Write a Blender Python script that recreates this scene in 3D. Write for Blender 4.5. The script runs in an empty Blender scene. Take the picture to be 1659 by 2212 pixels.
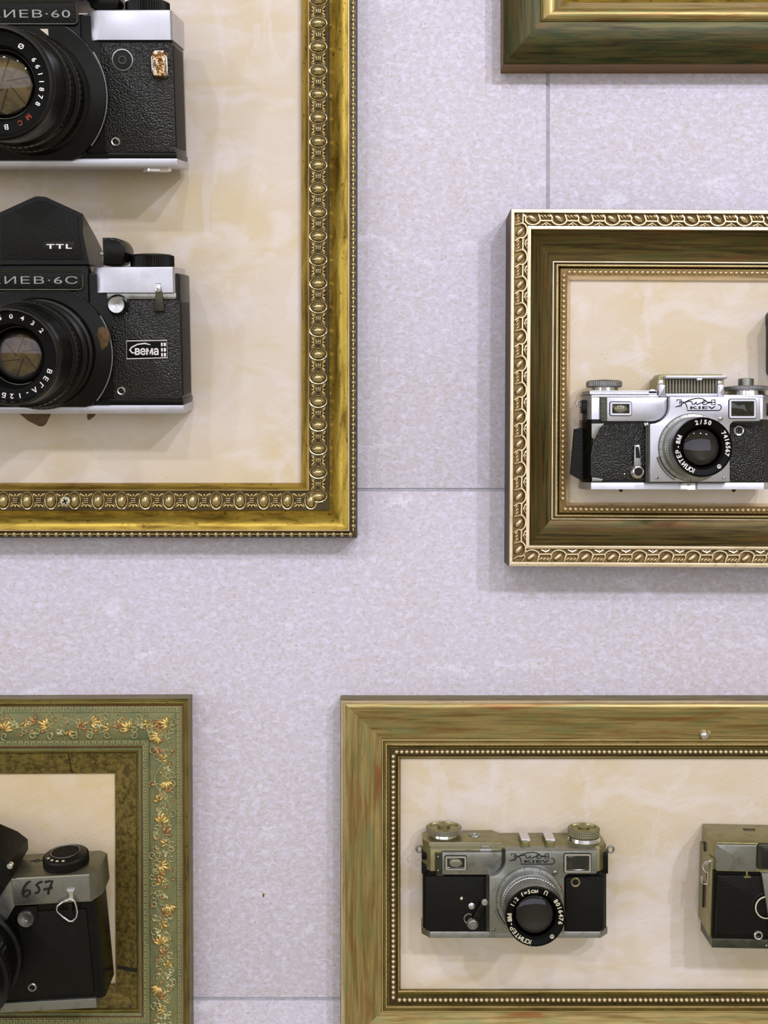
import bpy, math, random
from mathutils import Vector, Matrix
random.seed(7)
sc = bpy.context.scene
COL = sc.collection
PI = math.pi
# ---------------------------------------------------------------- scale: one unit of design length is 1/2900 m
S = 1 / 2900.0
D = 2600.0            # viewing distance in design units (about 0.9 m)
CX, CY = 829.5, 1000.0
# ---------------------------------------------------------------- camera
cd = bpy.data.cameras.new('camera'); cam = bpy.data.objects.new('camera', cd); COL.objects.link(cam)
cam.location = (0, -D * S, 0); cam.rotation_euler = (PI / 2, 0, 0)
cd.sensor_fit = 'VERTICAL'; cd.sensor_height = 24; cd.sensor_width = 18
cd.lens = 24 * D / 2212.0
cd.shift_y = -106.0 / 2212.0
cd.clip_start = 0.02; cd.clip_end = 50
sc.camera = cam
# ---------------------------------------------------------------- world and lamps
wd = bpy.data.worlds.new('world'); sc.world = wd; wd.use_nodes = True
bg = wd.node_tree.nodes['Background']
bg.inputs[0].default_value = (1.0, 0.90, 0.66, 1); bg.inputs[1].default_value = 0.40
def lamp(name, loc, aim, power, size, color):
    l = bpy.data.lights.new(name, 'AREA'); l.shape = 'DISK'; l.size = size; l.energy = power; l.color = color
    o = bpy.data.objects.new(name, l); COL.objects.link(o); o.location = loc
    o.rotation_euler = (Vector(aim) - Vector(loc)).to_track_quat('-Z', 'Y').to_euler()
    return o
LAV = (0.88, 0.87, 1.0)
for nm, loc, pw in (('ceiling_spot_right', (1.05, -1.75, .95), 10), ('ceiling_spot_middle', (.62, -1.75, 1.02), 8), ('ceiling_spot_centre', (.05, -1.7, 1.2), 4.5),
                    ('ceiling_spot_left', (-.6, -1.7, 1.2), 4), ('ceiling_spot_far', (-1.3, -1.7, 1.0), 3.5)):
    lamp(nm, loc, (loc[0] * .1, 0, -.05), pw, .07, LAV)
fill = lamp('frontal_fill', (-.3, -3.6, .33), (-.3, 0, .33), 27, 1, (.86, .88, 1.0))  # unseen broad light added behind the viewer: frontal fill and chrome reflections
fill.data.shape = 'RECTANGLE'; fill.data.size = 5.0; fill.data.size_y = 1.25
fill = lamp('left_fill', (-3.0, -1.9, .25), (0, 0, 0), 13, 1, (.86, .88, 1.0))  # unseen soft light added at the left to brighten the gilt cove
fill.data.shape = 'RECTANGLE'; fill.data.size = 1.3; fill.data.size_y = 1.3
sc.view_settings.view_transform = 'Standard'; sc.view_settings.look = 'None'
sc.view_settings.gamma = 1; sc.view_settings.use_curve_mapping = False
sc.view_settings.exposure = 0.10
# ---------------------------------------------------------------- materials
def srgb(r, g, b):
    f = lambda c: (c / 255 / 12.92) if c / 255 <= .04045 else ((c / 255 + .055) / 1.055) ** 2.4
    return (f(r), f(g), f(b), 1)
MATS = {}
def M(name, base, rough=.5, metal=0., layers=(), bump=None, coat=0., rlayer=None, spec=.5):
    """layers: (coords, (fx,fy,fz) feature size in units, detail, lo, hi, colour, strength)"""
    m = bpy.data.materials.new(name); m.use_nodes = True; MATS[name] = m
    nt = m.node_tree; N = nt.nodes; L = nt.links; p = N['Principled BSDF']
    tc = N.new('ShaderNodeTexCoord')
    def coords(kind, size, rot=0.):
        mp = N.new('ShaderNodeMapping'); mp.inputs['Scale'].default_value = [1 / (f * S) for f in size]
        src = tc.outputs['UV' if kind == 'uv' else 'Object']
        if rot:
            m0 = N.new('ShaderNodeMapping'); m0.inputs['Rotation'].default_value = (0, rot, 0); L.new(src, m0.inputs['Vector']); src = m0.outputs[0]
        L.new(src, mp.inputs['Vector']); return mp.outputs[0]
    def noise(kind, size, detail, lo, hi, rgh=.6, dist=0., rot=0.):
        n = N.new('ShaderNodeTexNoise'); n.inputs['Scale'].default_value = 1; n.inputs['Detail'].default_value = detail
        n.inputs['Roughness'].default_value = rgh; n.inputs['Distortion'].default_value = dist
        L.new(coords(kind, size, rot), n.inputs['Vector'])
        r = N.new('ShaderNodeMapRange'); r.inputs['From Min'].default_value = lo; r.inputs['From Max'].default_value = hi
        L.new(n.outputs['Fac'], r.inputs['Value']); return r.outputs[0]
    rgb = N.new('ShaderNodeRGB'); rgb.outputs[0].default_value = base; cur = rgb.outputs[0]
    for (kind, size, detail, lo, hi, col, st) in layers:
        f = noise(kind, size, detail, lo, hi, dist=.6)
        mu = N.new('ShaderNodeMath'); mu.operation = 'MULTIPLY'; mu.inputs[1].default_value = st; L.new(f, mu.inputs[0])
        mx = N.new('ShaderNodeMix'); mx.data_type = 'RGBA'
        L.new(mu.outputs[0], mx.inputs['Factor']); L.new(cur, mx.inputs['A']); mx.inputs['B'].default_value = col
        cur = mx.outputs['Result']
    L.new(cur, p.inputs['Base Color'])
    p.inputs['Roughness'].default_value = rough; p.inputs['Metallic'].default_value = metal
    p.inputs['Coat Weight'].default_value = coat; p.inputs['Coat Roughness'].default_value = .08
    p.inputs['Specular IOR Level'].default_value = spec
    if rlayer:
        kind, size, detail, a, b = rlayer
        f = noise(kind, size, detail, .35, .65)
        r = N.new('ShaderNodeMapRange'); r.inputs['To Min'].default_value = a; r.inputs['To Max'].default_value = b
        L.new(f, r.inputs['Value']); L.new(r.outputs[0], p.inputs['Roughness'])
    if bump:
        typ, kind, size, detail, strength, dist = bump
        if typ == 'noise':
            h = noise(kind, size, detail, 0, 1, rot=strength if dist == 1.6001 else 0.)
        else:
            v = N.new('ShaderNodeTexVoronoi'); v.inputs['Scale'].default_value = 1
            L.new(coords(kind, size), v.inputs['Vector']); h = v.outputs['Distance']
        b = N.new('ShaderNodeBump'); b.inputs['Strength'].default_value = strength; b.inputs['Distance'].default_value = dist * S
        b.invert = typ != 'noise'
        L.new(h, b.inputs['Height']); L.new(b.outputs[0], p.inputs['Normal'])
    return m
def glass_mat(name, tint, ior, base=.03):
    m = bpy.data.materials.new(name); m.use_nodes = True; MATS[name] = m
    N = m.node_tree.nodes; L = m.node_tree.links; N.clear()
    out = N.new('ShaderNodeOutputMaterial'); mx = N.new('ShaderNodeMixShader')
    t = N.new('ShaderNodeBsdfTransparent'); t.inputs[0].default_value = tint
    g = N.new('ShaderNodeBsdfGlossy'); g.inputs['Roughness'].default_value = .03; g.inputs['Color'].default_value = (.62, .6, .74, 1)
    f = N.new('ShaderNodeFresnel'); f.inputs[0].default_value = ior
    L.new(f.outputs[0], mx.inputs[0]); L.new(t.outputs[0], mx.inputs[1]); L.new(g.outputs[0], mx.inputs[2]); L.new(mx.outputs[0], out.inputs[0])
    return m
M('stone', srgb(205, 200, 216), .55, 0, [
    ('obj', (420, 420, 420), 3, .35, .7, srgb(199, 192, 196), .7),
    ('obj', (15, 15, 11), 6, .46, .66, srgb(223, 220, 243), .75),
    ('obj', (130, 130, 60), 6, .60, .70, srgb(227, 226, 242), .8),
    ('obj', (9, 9, 6), 4, .5, .66, srgb(184, 175, 166), .62),
    ('obj', (6, 6, 5), 2, .66, .73, srgb(150, 138, 120), .6)],
  ('noise', 'obj', (6, 6, 6), 3, .3, 1.6), spec=.35)
M('grout', srgb(178, 178, 190), .9, 0, [('obj', (9, 9, 9), 3, .4, .7, srgb(146, 142, 146), .7)])
def paint(name, a, b, c):
    return M(name, a, .6, 0, [
        ('obj', (330, 260, 260), 2, .42, .66, b, .8),
        ('obj', (150, 150, 90), 3, .5, .64, c, .5),
        ('obj', (240, 100, 60), 3, .57, .68, b, .45),
        ('obj', (70, 40, 150), 5, .58, .64, c, .35),
        ('obj', (5, 5, 5), 1, .76, .8, srgb(150, 120, 60), .6)],
      ('noise', 'obj', (70, 40, 6), 4, .5, 1.6001), spec=.3)
paint('panel_paint', srgb(219, 207, 193), srgb(212, 195, 159), srgb(228, 220, 219))
paint('panel_paint_warm', srgb(216, 198, 166), srgb(211, 190, 142), srgb(222, 206, 186))
# gilding
def gilt(name, base, dark, red, rough=.34, metal=.85, st=(.75, .45)):
    return M(name, base, rough, metal, [
        ('uv', (90, 16, 20), 6, .45, .68, dark, st[0]),
        ('uv', (14, 9, 9), 4, .6, .68, dark, st[0]),
        ('uv', (140, 26, 20), 4, .56, .7, red, st[1])],
      ('noise', 'uv', (14, 10, 8), 4, .12, 1.0))
gilt('gold_leaf', srgb(178, 152, 66), srgb(98, 74, 18), srgb(120, 78, 20), .33, .85, (.85, .6))
gilt('gold_dark', srgb(74, 62, 32), srgb(44, 34, 12), srgb(60, 42, 16), .5, .5)
M('gold_bead', srgb(206, 190, 146), .24, .95, [('obj', (9, 9, 9), 2, .45, .65, srgb(140, 118, 62), .6)])
gilt('gold_light', srgb(226, 206, 158), srgb(176, 148, 84), srgb(160, 110, 50), .3, .85, (.5, .3))
gilt('champagne', srgb(236, 218, 186), srgb(150, 124, 70), srgb(170, 130, 80), .32, .8, (.45, .2))
M('champagne_ornament', srgb(232, 214, 176), .28, .85, [('obj', (9, 9, 9), 3, .48, .68, srgb(160, 134, 80), .5)])
M('champagne_ground', srgb(120, 98, 56), .45, .7, [('obj', (12, 12, 12), 3, .45, .65, srgb(92, 72, 34), .6)])
def streak(name, base, c1, c2, c3, rough, metal):
    return M(name, base, rough, metal, [
        ('uv', (170, 8, 9), 6, .42, .64, c1, .85),
        ('uv', (120, 16, 9), 4, .5, .66, c2, .75),
        ('uv', (190, 22, 9), 3, .54, .7, c3, .75),
        ('uv', (26, 3, 9), 4, .6, .7, c1, .5)],
      ('noise', 'uv', (30, 5, 8), 4, .12, .8))
streak('bronze_cove', srgb(104, 88, 44), srgb(42, 33, 12), srgb(78, 80, 38), srgb(106, 64, 28), .48, .5)
streak('bronze_face', srgb(174, 154, 100), srgb(118, 98, 46), srgb(136, 142, 94), srgb(142, 84, 44), .38, .62)
streak('bronze_green', srgb(78, 74, 38), srgb(34, 31, 12), srgb(30, 52, 28), srgb(88, 64, 30), .42, .55)
M('brown_edge', srgb(120, 88, 40), .6, .1, [('uv', (80, 10, 10), 4, .45, .65, srgb(96, 68, 28), .6)])
gilt('olive_gilt', srgb(132, 120, 60), srgb(76, 66, 26), srgb(110, 70, 40), .42, .7)
M('verdigris', srgb(126, 126, 84), .55, .35, [
    ('uv', (60, 22, 20), 5, .45, .65, srgb(100, 110, 78), .8), ('uv', (22, 14, 20), 5, .55, .68, srgb(128, 112, 62), .7),
    ('uv', (8, 8, 8), 4, .6, .7, srgb(66, 66, 40), .5)], ('noise', 'uv', (9, 9, 9), 4, .4, 2))
M('rust_line', srgb(120, 66, 42), .6, .2, [('uv', (60, 8, 8), 4, .45, .6, srgb(110, 96, 60), .7)])
M('mottled_gilt', srgb(120, 104, 48), .48, .45, [
    ('uv', (13, 11, 16), 6, .42, .6, srgb(70, 58, 18), .85), ('uv', (6, 6, 8), 4, .56, .66, srgb(42, 34, 12), .7),
    ('uv', (60, 40, 16), 4, .55, .7, srgb(138, 116, 48), .6)], ('noise', 'uv', (9, 9, 9), 4, .2, 1))
M('leaf_gold', srgb(222, 198, 128), .3, .8, [('obj', (12, 12, 12), 3, .42, .62, srgb(160, 116, 60), .6)])
M('leaf_rust', srgb(158, 106, 66), .36, .6, [('obj', (12, 12, 12), 3, .45, .62, srgb(214, 190, 130), .7)])
M('leaf_pale', srgb(196, 192, 148), .34, .7, [('obj', (9, 9, 9), 3, .45, .65, srgb(130, 128, 84), .6)])
# camera bodies
M('satin_chrome', srgb(196, 196, 206), .36, .85, [('obj', (40, 40, 40), 4, .5, .75, srgb(150, 150, 150), .35)], ('noise', 'obj', (2, 2, 2), 2, .05, .3))
M('worn_chrome', srgb(150, 152, 148), .34, .9, [('obj', (26, 26, 26), 5, .5, .72, srgb(104, 104, 84), .6)], ('noise', 'obj', (2, 2, 2), 2, .06, .3))
M('olive_chrome', srgb(150, 144, 104), .4, .8, [('obj', (26, 26, 26), 5, .5, .72, srgb(110, 104, 66), .6)])
M('grey_chrome', srgb(128, 126, 106), .4, .8, [('obj', (26, 26, 26), 5, .5, .72, srgb(100, 98, 76), .6)])
M('bright_chrome', srgb(224, 224, 230), .14, 1.)
M('dark_chrome', srgb(78, 78, 66), .35, .8, [('obj', (30, 30, 30), 4, .45, .7, srgb(44, 44, 36), .6)])
M('brushed_disc', srgb(200, 200, 206), .24, 1., bump=('noise', 'obj', (2, 2, 40), 2, .2, .5))
M('leatherette', srgb(10, 11, 8), .32, 0, [('obj', (30, 30, 30), 4, .5, .7, srgb(30, 31, 22), .6)], ('voronoi', 'obj', (3.6, 3.6, 3.6), 0, .8, 2.2), spec=.5)
M('leatherette_fine', srgb(12, 12, 9), .5, 0, [('obj', (30, 30, 30), 4, .5, .7, srgb(18, 18, 12), .6)], ('voronoi', 'obj', (3.2, 3.2, 3.2), 0, .5, 1.4), spec=.2)
M('black_paint', srgb(9, 9, 7), .24, 0, [('obj', (40, 40, 40), 5, .58, .74, srgb(30, 28, 16), .6)], spec=.2)
M('black_metal', srgb(10, 10, 7), .34, 0, [('obj', (30, 30, 12), 5, .58, .74, srgb(42, 39, 22), .6)], spec=.26)
M('black_deep', srgb(8, 8, 7), .6, 0)
M('black_ring', srgb(5, 5, 4), .5, 0, spec=.12)
M('white_print', srgb(232, 228, 226), .6, 0)
M('cream_print', srgb(208, 202, 176), .6, 0)
M('red_print', srgb(150, 50, 30), .6, 0)
M('black_print', srgb(14, 14, 12), .6, 0)
M('iris_brown', srgb(128, 106, 60), .4, .3, [('obj', (26, 26, 26), 3, .45, .62, srgb(84, 66, 34), .8)])
M('brown_leather', srgb(92, 66, 30), .6, 0, [('obj', (9, 9, 9), 4, .45, .65, srgb(52, 34, 14), .8)], ('noise', 'obj', (5, 5, 5), 4, .5, 2))
M('amber_foil', srgb(190, 150, 96), .16, .9, [('obj', (14, 14, 14), 3, .42, .6, srgb(110, 60, 20), .8), ('obj', (9, 9, 9), 3, .5, .6, srgb(230, 224, 214), .8)], ('noise', 'obj', (12, 12, 12), 2, 1., 9))
M('screw_steel', srgb(196, 190, 160), .4, .7, [('obj', (5, 5, 5), 3, .5, .65, srgb(120, 110, 70), .7)])
M('ribbed_glass', srgb(120, 116, 96), .12, .2, coat=.6)
M('window_dark', srgb(20, 24, 18), .06, 0, [('obj', (30, 20, 20), 2, .5, .62, srgb(54, 50, 32), .7)], coat=.5)
M('lens_back', srgb(20, 18, 9), .3, 0, [('obj', (60, 60, 60), 2, .42, .62, srgb(38, 34, 17), .8)], spec=.3)
M('cord_black', srgb(20, 19, 15), .8, 0)
glass_mat('lens_glass', (.92, .92, .82, 1), 1.7)
glass_mat('window_glass', (.85, .88, .85, 1), 1.5)
# ---------------------------------------------------------------- mesh helpers (design units: x right, y up, z out of the wall)
def inset(poly, d):
    n = len(poly); out = []
    area = sum(poly[i][0] * poly[(i + 1) % n][1] - poly[(i + 1) % n][0] * poly[i][1] for i in range(n))
    sg = 1 if area > 0 else -1
    for i in range(n):
        p0, p1, p2 = Vector(poly[i - 1]), Vector(poly[i]), Vector(poly[(i + 1) % n])
        a, b = (p1 - p0), (p2 - p1)
        if a.length < 1e-6 or b.length < 1e-6: out.append(tuple(p1)); continue
        a.normalize(); b.normalize()
        na, nb = Vector((-a.y, a.x)) * sg, Vector((-b.y, b.x)) * sg
        m = na + nb
        l = m.length
        if l < 1e-4: out.append(tuple(p1 + na * d)); continue
        m /= l
        out.append(tuple(p1 + m * (d / max(.5, m.dot(na)))))
    return out
def rr(x0, y0, x1, y1, r=3, n=4, corners=(1, 1, 1, 1)):
    """rounded rectangle; corners bl, br, tr, tl"""
    if x0 > x1: x0, x1 = x1, x0
    if y0 > y1: y0, y1 = y1, y0
    P = []
    for (cx, cy, a, on) in ((x0 + r, y0 + r, PI, corners[0]), (x1 - r, y0 + r, 1.5 * PI, corners[1]), (x1 - r, y1 - r, 0, corners[2]), (x0 + r, y1 - r, .5 * PI, corners[3])):
        if on and r > 0:
            for i in range(n + 1):
                t = a + i / n * PI / 2; P.append((cx + r * math.cos(t), cy + r * math.sin(t)))
        else:
            P.append((cx + r * (1 if math.cos(a + PI / 4) > 0 else -1), cy + r * (1 if math.sin(a + PI / 4) > 0 else -1)))
    return P
class MB:
    def __init__(s): s.v = []; s.f = []; s.m = []; s.uv = {}
    def add(s, vs, fs, mi=0):
        b = len(s.v); s.v += [tuple(x) for x in vs]
        for f in fs: s.f.append([b + i for i in f]); s.m.append(mi)
        return s
    def prism(s, poly, z0, z1, b=0, axis='z', mi=0):
        rings = [(poly, z0)]
        if b > 0:
            sg = 1 if z1 > z0 else -1
            rings += [(poly, z1 - sg * b), (inset(poly, .3 * b), z1 - sg * .3 * b), (inset(poly, b), z1)]
        else: rings.append((poly, z1))
        n = len(poly); vs = []; fs = []
        for (P, z) in rings:
            for (a, c) in P: vs.append((a, c, z) if axis == 'z' else ((a, z, c) if axis == 'y' else (z, a, c)))
        for k in range(len(rings) - 1):
            for i in range(n):
                j = (i + 1) % n; fs.append((k * n + i, k * n + j, (k + 1) * n + j, (k + 1) * n + i))
        fs.append(tuple(range(n - 1, -1, -1))); fs.append(tuple((len(rings) - 1) * n + i for i in range(n)))
        return s.add(vs, fs, mi)
    def box(s, x0, x1, y0, y1, z0, z1, b=0, mi=0):
        if x0 > x1: x0, x1 = x1, x0
        if y0 > y1: y0, y1 = y1, y0
        return s.prism([(x0, y0), (x1, y0), (x1, y1), (x0, y1)], z0, z1, b, 'z', mi)
    def loft(s, A, za, B, zb, mi=0):
        n = len(A)
        return s.add([(x, y, za) for x, y in A] + [(x, y, zb) for x, y in B],
                     [(i, (i + 1) % n, n + (i + 1) % n, n + i) for i in range(n)] + [tuple(range(n - 1, -1, -1)), tuple(n + i for i in range(n))], mi)
    def lathe(s, cx, cy, prof, axis='z', n=40, cap0=False, cap1=True, knurl=0, mi=0):
        vs = []; fs = []
        for q, (r, z) in enumerate(prof):
            for i in range(n):
                t = 2 * PI * i / n; rr_ = r
                if knurl and r > 0: rr_ = r - (knurl if i % 2 else 0)
                a, c = rr_ * math.cos(t), rr_ * math.sin(t)
                vs.append((cx + a, cy + c, z) if axis == 'z' else (cx + a, z, cy + c))
        for k in range(len(prof) - 1):
            for i in range(n):
                j = (i + 1) % n; fs.append((k * n + i, k * n + j, (k + 1) * n + j, (k + 1) * n + i))
        if cap1: fs.append(tuple((len(prof) - 1) * n + i for i in range(n)))
        if cap0: fs.append(tuple(range(n - 1, -1, -1)))
        return s.add(vs, fs, mi)
    def tube(s, pts, r, n=6, closed=False, mi=0):
        P = [Vector(p) for p in pts]; m = len(P); vs = []; fs = []
        up = Vector((0, 0, 1))
        for i, p in enumerate(P):
            a = P[i - 1] if (i > 0 or closed) else p; b = P[(i + 1) % m] if (i < m - 1 or closed) else p
            t = (b - a); t = t.normalized() if t.length > 1e-9 else Vector((1, 0, 0))
            x = t.cross(up)
            if x.length < 1e-3: x = t.cross(Vector((0, 1, 0)))
            x.normalize(); y = x.cross(t)
            rad = r[i] if isinstance(r, (list, tuple)) else r
            for k in range(n):
                w = 2 * PI * k / n; vs.append(p + (x * math.cos(w) + y * math.sin(w)) * rad)
        for i in range(m if closed else m - 1):
            for k in range(n):
                l = (k + 1) % n; j = (i + 1) % m
                fs.append((i * n + k, i * n + l, j * n + l, j * n + k))
        if not closed: fs.append(tuple(range(n - 1, -1, -1))); fs.append(tuple((m - 1) * n + k for k in range(n)))
        return s.add(vs, fs, mi)
    def dome(s, cx, cy, z, rx, ry, h, rot=0, n=10, m=3, base=0, mi=0):
        vs = []; fs = []; c, sn = math.cos(rot), math.sin(rot)
        for k in range(m):
            a = (k / m) * PI / 2
            for i in range(n):
                t = 2 * PI * i / n; x = rx * math.cos(a) * math.cos(t); y = ry * math.cos(a) * math.sin(t)
                vs.append((cx + x * c - y * sn, cy + x * sn + y * c, z + h * math.sin(a)))
        vs.append((cx, cy, z + h))
        for k in range(m - 1):
            for i in range(n):
                j = (i + 1) % n; fs.append((k * n + i, k * n + j, (k + 1) * n + j, (k + 1) * n + i))
        for i in range(n): fs.append(((m - 1) * n + i, (m - 1) * n + (i + 1) % n, m * n))
        return s.add(vs, fs, mi)
    def text(s, st, cx, cy, z, size, sx=1., rot=0, ext=.5, align='c', bold=0., track=1.):
        if not st.strip(): return s
        vs, fs, w = glyphs(st, bold, track)
        c, sn = math.cos(rot), math.sin(rot); b = []
        ox = {'c': -w / 2, 'l': 0, 'r': -w}[align]
        for (x, y, q) in vs:
            x = (x + ox) * size * sx; y = (y - .36) * size
            b.append((cx + x * c - y * sn, cy + x * sn + y * c, z + (ext if q > 0 else 0)))
        return s.add(b, fs)
    def ring_text(s, st, cx, cy, z, r, size, a0, a1, sx=1., bold=.02):
        """letters clockwise from clock angle a0 to a1 (degrees, 0 = up), tops outward"""
        n = len(st)
        for i, ch in enumerate(st):
            a = math.radians(a0 + (a1 - a0) * (i / max(1, n - 1)))
            s.text(ch, cx + r * math.sin(a), cy + r * math.cos(a), z, size, sx, -a, bold=bold)
        return s
_gl = {}
def glyphs(st, bold=0., track=1.):
    key = (st, bold, track)
    if key not in _gl:
        c = bpy.data.curves.new('glyph', 'FONT'); c.body = st; c.extrude = .01; c.resolution_u = 3; c.offset = bold; c.space_character = track
        o = bpy.data.objects.new('glyph', c); m = bpy.data.meshes.new_from_object(o)
        vs = [tuple(v.co) for v in m.vertices]; fs = [tuple(p.vertices) for p in m.polygons]
        x0 = min(v[0] for v in vs); w = max(v[0] for v in vs) - x0
        _gl[key] = ([(v[0] - x0, v[1], v[2]) for v in vs], fs, w)
        bpy.data.objects.remove(o); bpy.data.curves.remove(c); bpy.data.meshes.remove(m)
    return _gl[key]
import bmesh
def make_mesh(mb, name, mats, org=(0, 0, 0), angle=35):
    me = bpy.data.meshes.new(name)
    me.from_pydata([((x - org[0]) * S, -(z - org[2]) * S, (y - org[1]) * S) for x, y, z in mb.v], [], mb.f)
    for m in (mats if isinstance(mats, (list, tuple)) else [mats]): me.materials.append(MATS[m])
    me.polygons.foreach_set('material_index', mb.m)
    if mb.uv:
        uvl = me.uv_layers.new(name='UVMap')
        for l in me.loops: uvl.data[l.index].uv = mb.uv.get(l.vertex_index, (0, 0))
    bm = bmesh.new(); bm.from_mesh(me); bmesh.ops.recalc_face_normals(bm, faces=bm.faces); bm.to_mesh(me); bm.free()
    me.shade_smooth(); me.set_sharp_from_angle(angle=math.radians(angle))
    return me
def link(name, me, parent=None, loc=(0, 0, 0), rot=None, label=None):
    o = bpy.data.objects.new(name, me); COL.objects.link(o); o.parent = parent
    o.location = (loc[0] * S, -loc[2] * S, loc[1] * S)
    if rot is not None: o.rotation_euler = (0, -rot, 0)
    if label: o['label'] = label
    return o
def thing(name, label, cat, loc, group=None):
    o = bpy.data.objects.new(name, None); COL.objects.link(o); o.empty_display_size = .02
    o.location = (loc[0] * S, -loc[2] * S, loc[1] * S); o['label'] = label; o['category'] = cat
    if group: o['group'] = group
    return o
# ---------------------------------------------------------------- wall of stone tiles
def plane(u, v, h):
    k = (D - h) / D; return ((u - CX) * k, (CY - v) * k)
mb = MB(); mb.box(-3300, 3300, -2600, 2600, -40, -3)
wall = link('wall_back', make_mesh(mb, 'wall_back', 'grout')); wall['kind'] = 'structure'
G = 7.0
def tile(u0, v0, u1, v1):
    mb = MB(); x0, y1 = plane(u0, v0, 0); x1, y0 = plane(u1, v1, 0)
    x0 += G / 2; x1 -= G / 2; y0 += G / 2; y1 -= G / 2
    cx, cy = (x0 + x1) / 2, (y0 + y1) / 2
    mb.box(x0, x1, y0, y1, -20, 0, 1.2)
    link('tile', make_mesh(mb, 'tile', 'stone', (cx, cy, 0)), wall, (cx, cy, 0))
TH, TW = 1100, 2200
for r, off in ((-1, 1916), (0, 1183.5), (1, 1916), (2, 1183.5)):
    v0 = 1058 + (r - 1) * TH
    for c in (-2, -1, 0): tile(off + c * TW, v0, off + (c + 1) * TW, v0 + TH)
# ---------------------------------------------------------------- frames
class Frame:
    """nested mitred rectangles; keys: (a, b[, b2], h, n, bulge, mat) outside to inside.
    a: picture position on the vertical member in view, b: on the horizontal member in view (b2: on the other horizontal one)"""
    def __init__(s, name, label, keys, vside, hside, far_v, far_h, panel_h, panel_mat, rot=0., pivot=(0, 0), mats=()):
        s.rot, s.pivot = rot, pivot
        s.vside, s.hside = vside, hside
        s.mats = mats
        pts = []                      # (L, R, T, B, h, mat)
        exp = []
        for i, k in enumerate(keys):
            exp.append((k[0], k[1], k[2], k[3], k[6]))
            if i < len(keys) - 1 and k[4] > 1:
                q = keys[i + 1]
                for j in range(1, k[4]):
                    t = j / k[4]; l = lambda a, b: (a + (b - a) * t) if a is not None and b is not None else None
                    exp.append((l(k[0], q[0]), l(k[1], q[1]), l(k[2], q[2]), l(k[3], q[3]) + k[5] * 4 * t * (1 - t), k[6]))
        a0, b0 = keys[0][0], keys[0][1]
        for (a, b, b2, h, m) in exp:
            av = far_v + (a0 - a); bh = b2 if b2 is not None else far_h + (b0 - b)
            Lx, Rx = (a, av) if vside == 'L' else (av, a)
            Tv, Bv = (b, bh) if hside == 'T' else (bh, b)
            pts.append([s.P(Lx, Tv, h), s.P(Rx, Tv, h), s.P(Rx, Bv, h), s.P(Lx, Bv, h), h, m])
        first = [(p[0], p[1], 0.) for p in pts[0][:4]]
        pts = [[*first, 0, pts[0][5]]] + pts
        s.pts = pts
        c = [sum(pts[0][i][j] for i in range(4)) / 4 for j in (0, 1)]
        base = min(pts[0][i][1] for i in range(4))
        s.org = (c[0], base, 0)
        s.root = thing(name, label, 'picture frame', s.org)
        s.rail = {}
        order = {'T': (0, 1), 'R': (1, 2), 'B': (2, 3), 'L': (3, 0)}
        for side, (i, j) in order.items():
            mb = MB(); acc = 0.; ax = 0 if side in 'TB' else 1
            for q, p in enumerate(pts):
                A, B = p[i], p[j]
                if q:
                    o = pts[q - 1][i]; acc += math.hypot((A[1 - ax] - o[1 - ax]), A[2] - o[2])
                for w in (A, B):
                    mb.uv[len(mb.v)] = ((w[ax] + 977 * 'TRBL'.index(side)) * S, acc * S); mb.v.append(tuple(w))
                if q: mb.f.append([2 * q - 2, 2 * q - 1, 2 * q + 1, 2 * q]); mb.m.append(pts[q - 1][5])
            s.rail[side] = link('rail', make_mesh(mb, 'rail', mats, s.org, 28), s.root)
        last = pts[-1]
        mb = MB(); xs = [last[i][0] for i in range(4)]; ys = [last[i][1] for i in range(4)]
        Pq = [(last[i][0] + (last[i][0] - c[0]) * .004, last[i][1] + (last[i][1] - (min(ys) + max(ys)) / 2) * .004) for i in (3, 2, 1, 0)]
        mb.prism(Pq, 4, panel_h)
        s.panel = link('backing_panel', make_mesh(mb, 'backing_panel', panel_mat, s.org), s.root, label='cream backing board with brushed paint')
    def P(s, u, v, h):
        if s.rot:
            c, n = math.cos(s.rot), math.sin(s.rot); du, dv = u - s.pivot[0], v - s.pivot[1]
            u, v = s.pivot[0] + du * c - dv * n, s.pivot[1] + du * n + dv * c
        return (*plane(u, v, h), h)
    def put(s, name, me, side, u, v, h, rot=0., jit=0.):
        p = s.P(u, v, h)
        return link(name, me, s.rail[side], (p[0] - s.org[0], p[1] - s.org[1], p[2]), rot - s.rot)
def frange(a, b, st):
    out = []; x = a
    while (x <= b if st > 0 else x >= b): out.append(x); x += st
    return out
# --- big gold frame with the two black reflex cameras
A = None
F1 = Frame('gilded_frame', 'large bright gold frame with egg-shaped ornaments around two black reflex cameras', [
    (771, 1162, A, 62, 1, 0, 1), (769, 1159.5, A, 70, 1, 0, 1), (756, 1148, A, 73, 1, 0, 3), (755, 1147, A, 80, 3, 1.5, 3), (751, 1144, A, 80, 8, 6, 0),
    (712, 1103, A, 52, 1, 0, 1), (708, 1102, A, 50, 1, 0, 1), (668, 1060.5, A, 50, 1, 0, 3), (667.5, 1060, A, 57, 2, 1, 3),
    (665, 1057.5, A, 57, 5, 3, 0), (651, 1043.5, A, 38, 1, 0, 0), (650.5, 1043, A, 25, 1, 0, 0)],
    'R', 'B', -640, -420, 25, 'panel_paint', mats=['gold_leaf', 'gold_dark', 'gold_bead', 'gold_light'])
bead = make_mesh(MB().dome(0, 0, 0, 5.2, 5.2, 5.2, n=10, m=3), 'bead', 'gold_bead', angle=80)
rod = make_mesh(MB().box(-1.3, 1.3, -4.2, 4.2, 0, 2.2, 1), 'rod', 'gold_bead')
for y in frange(7.6 - 18.2 * 8, 1140, 18.2):
    F1.put('bead', bead, 'R', 763, y, 72); F1.put('rod', rod, 'R', 763, y + 9.1, 72.5)
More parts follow.
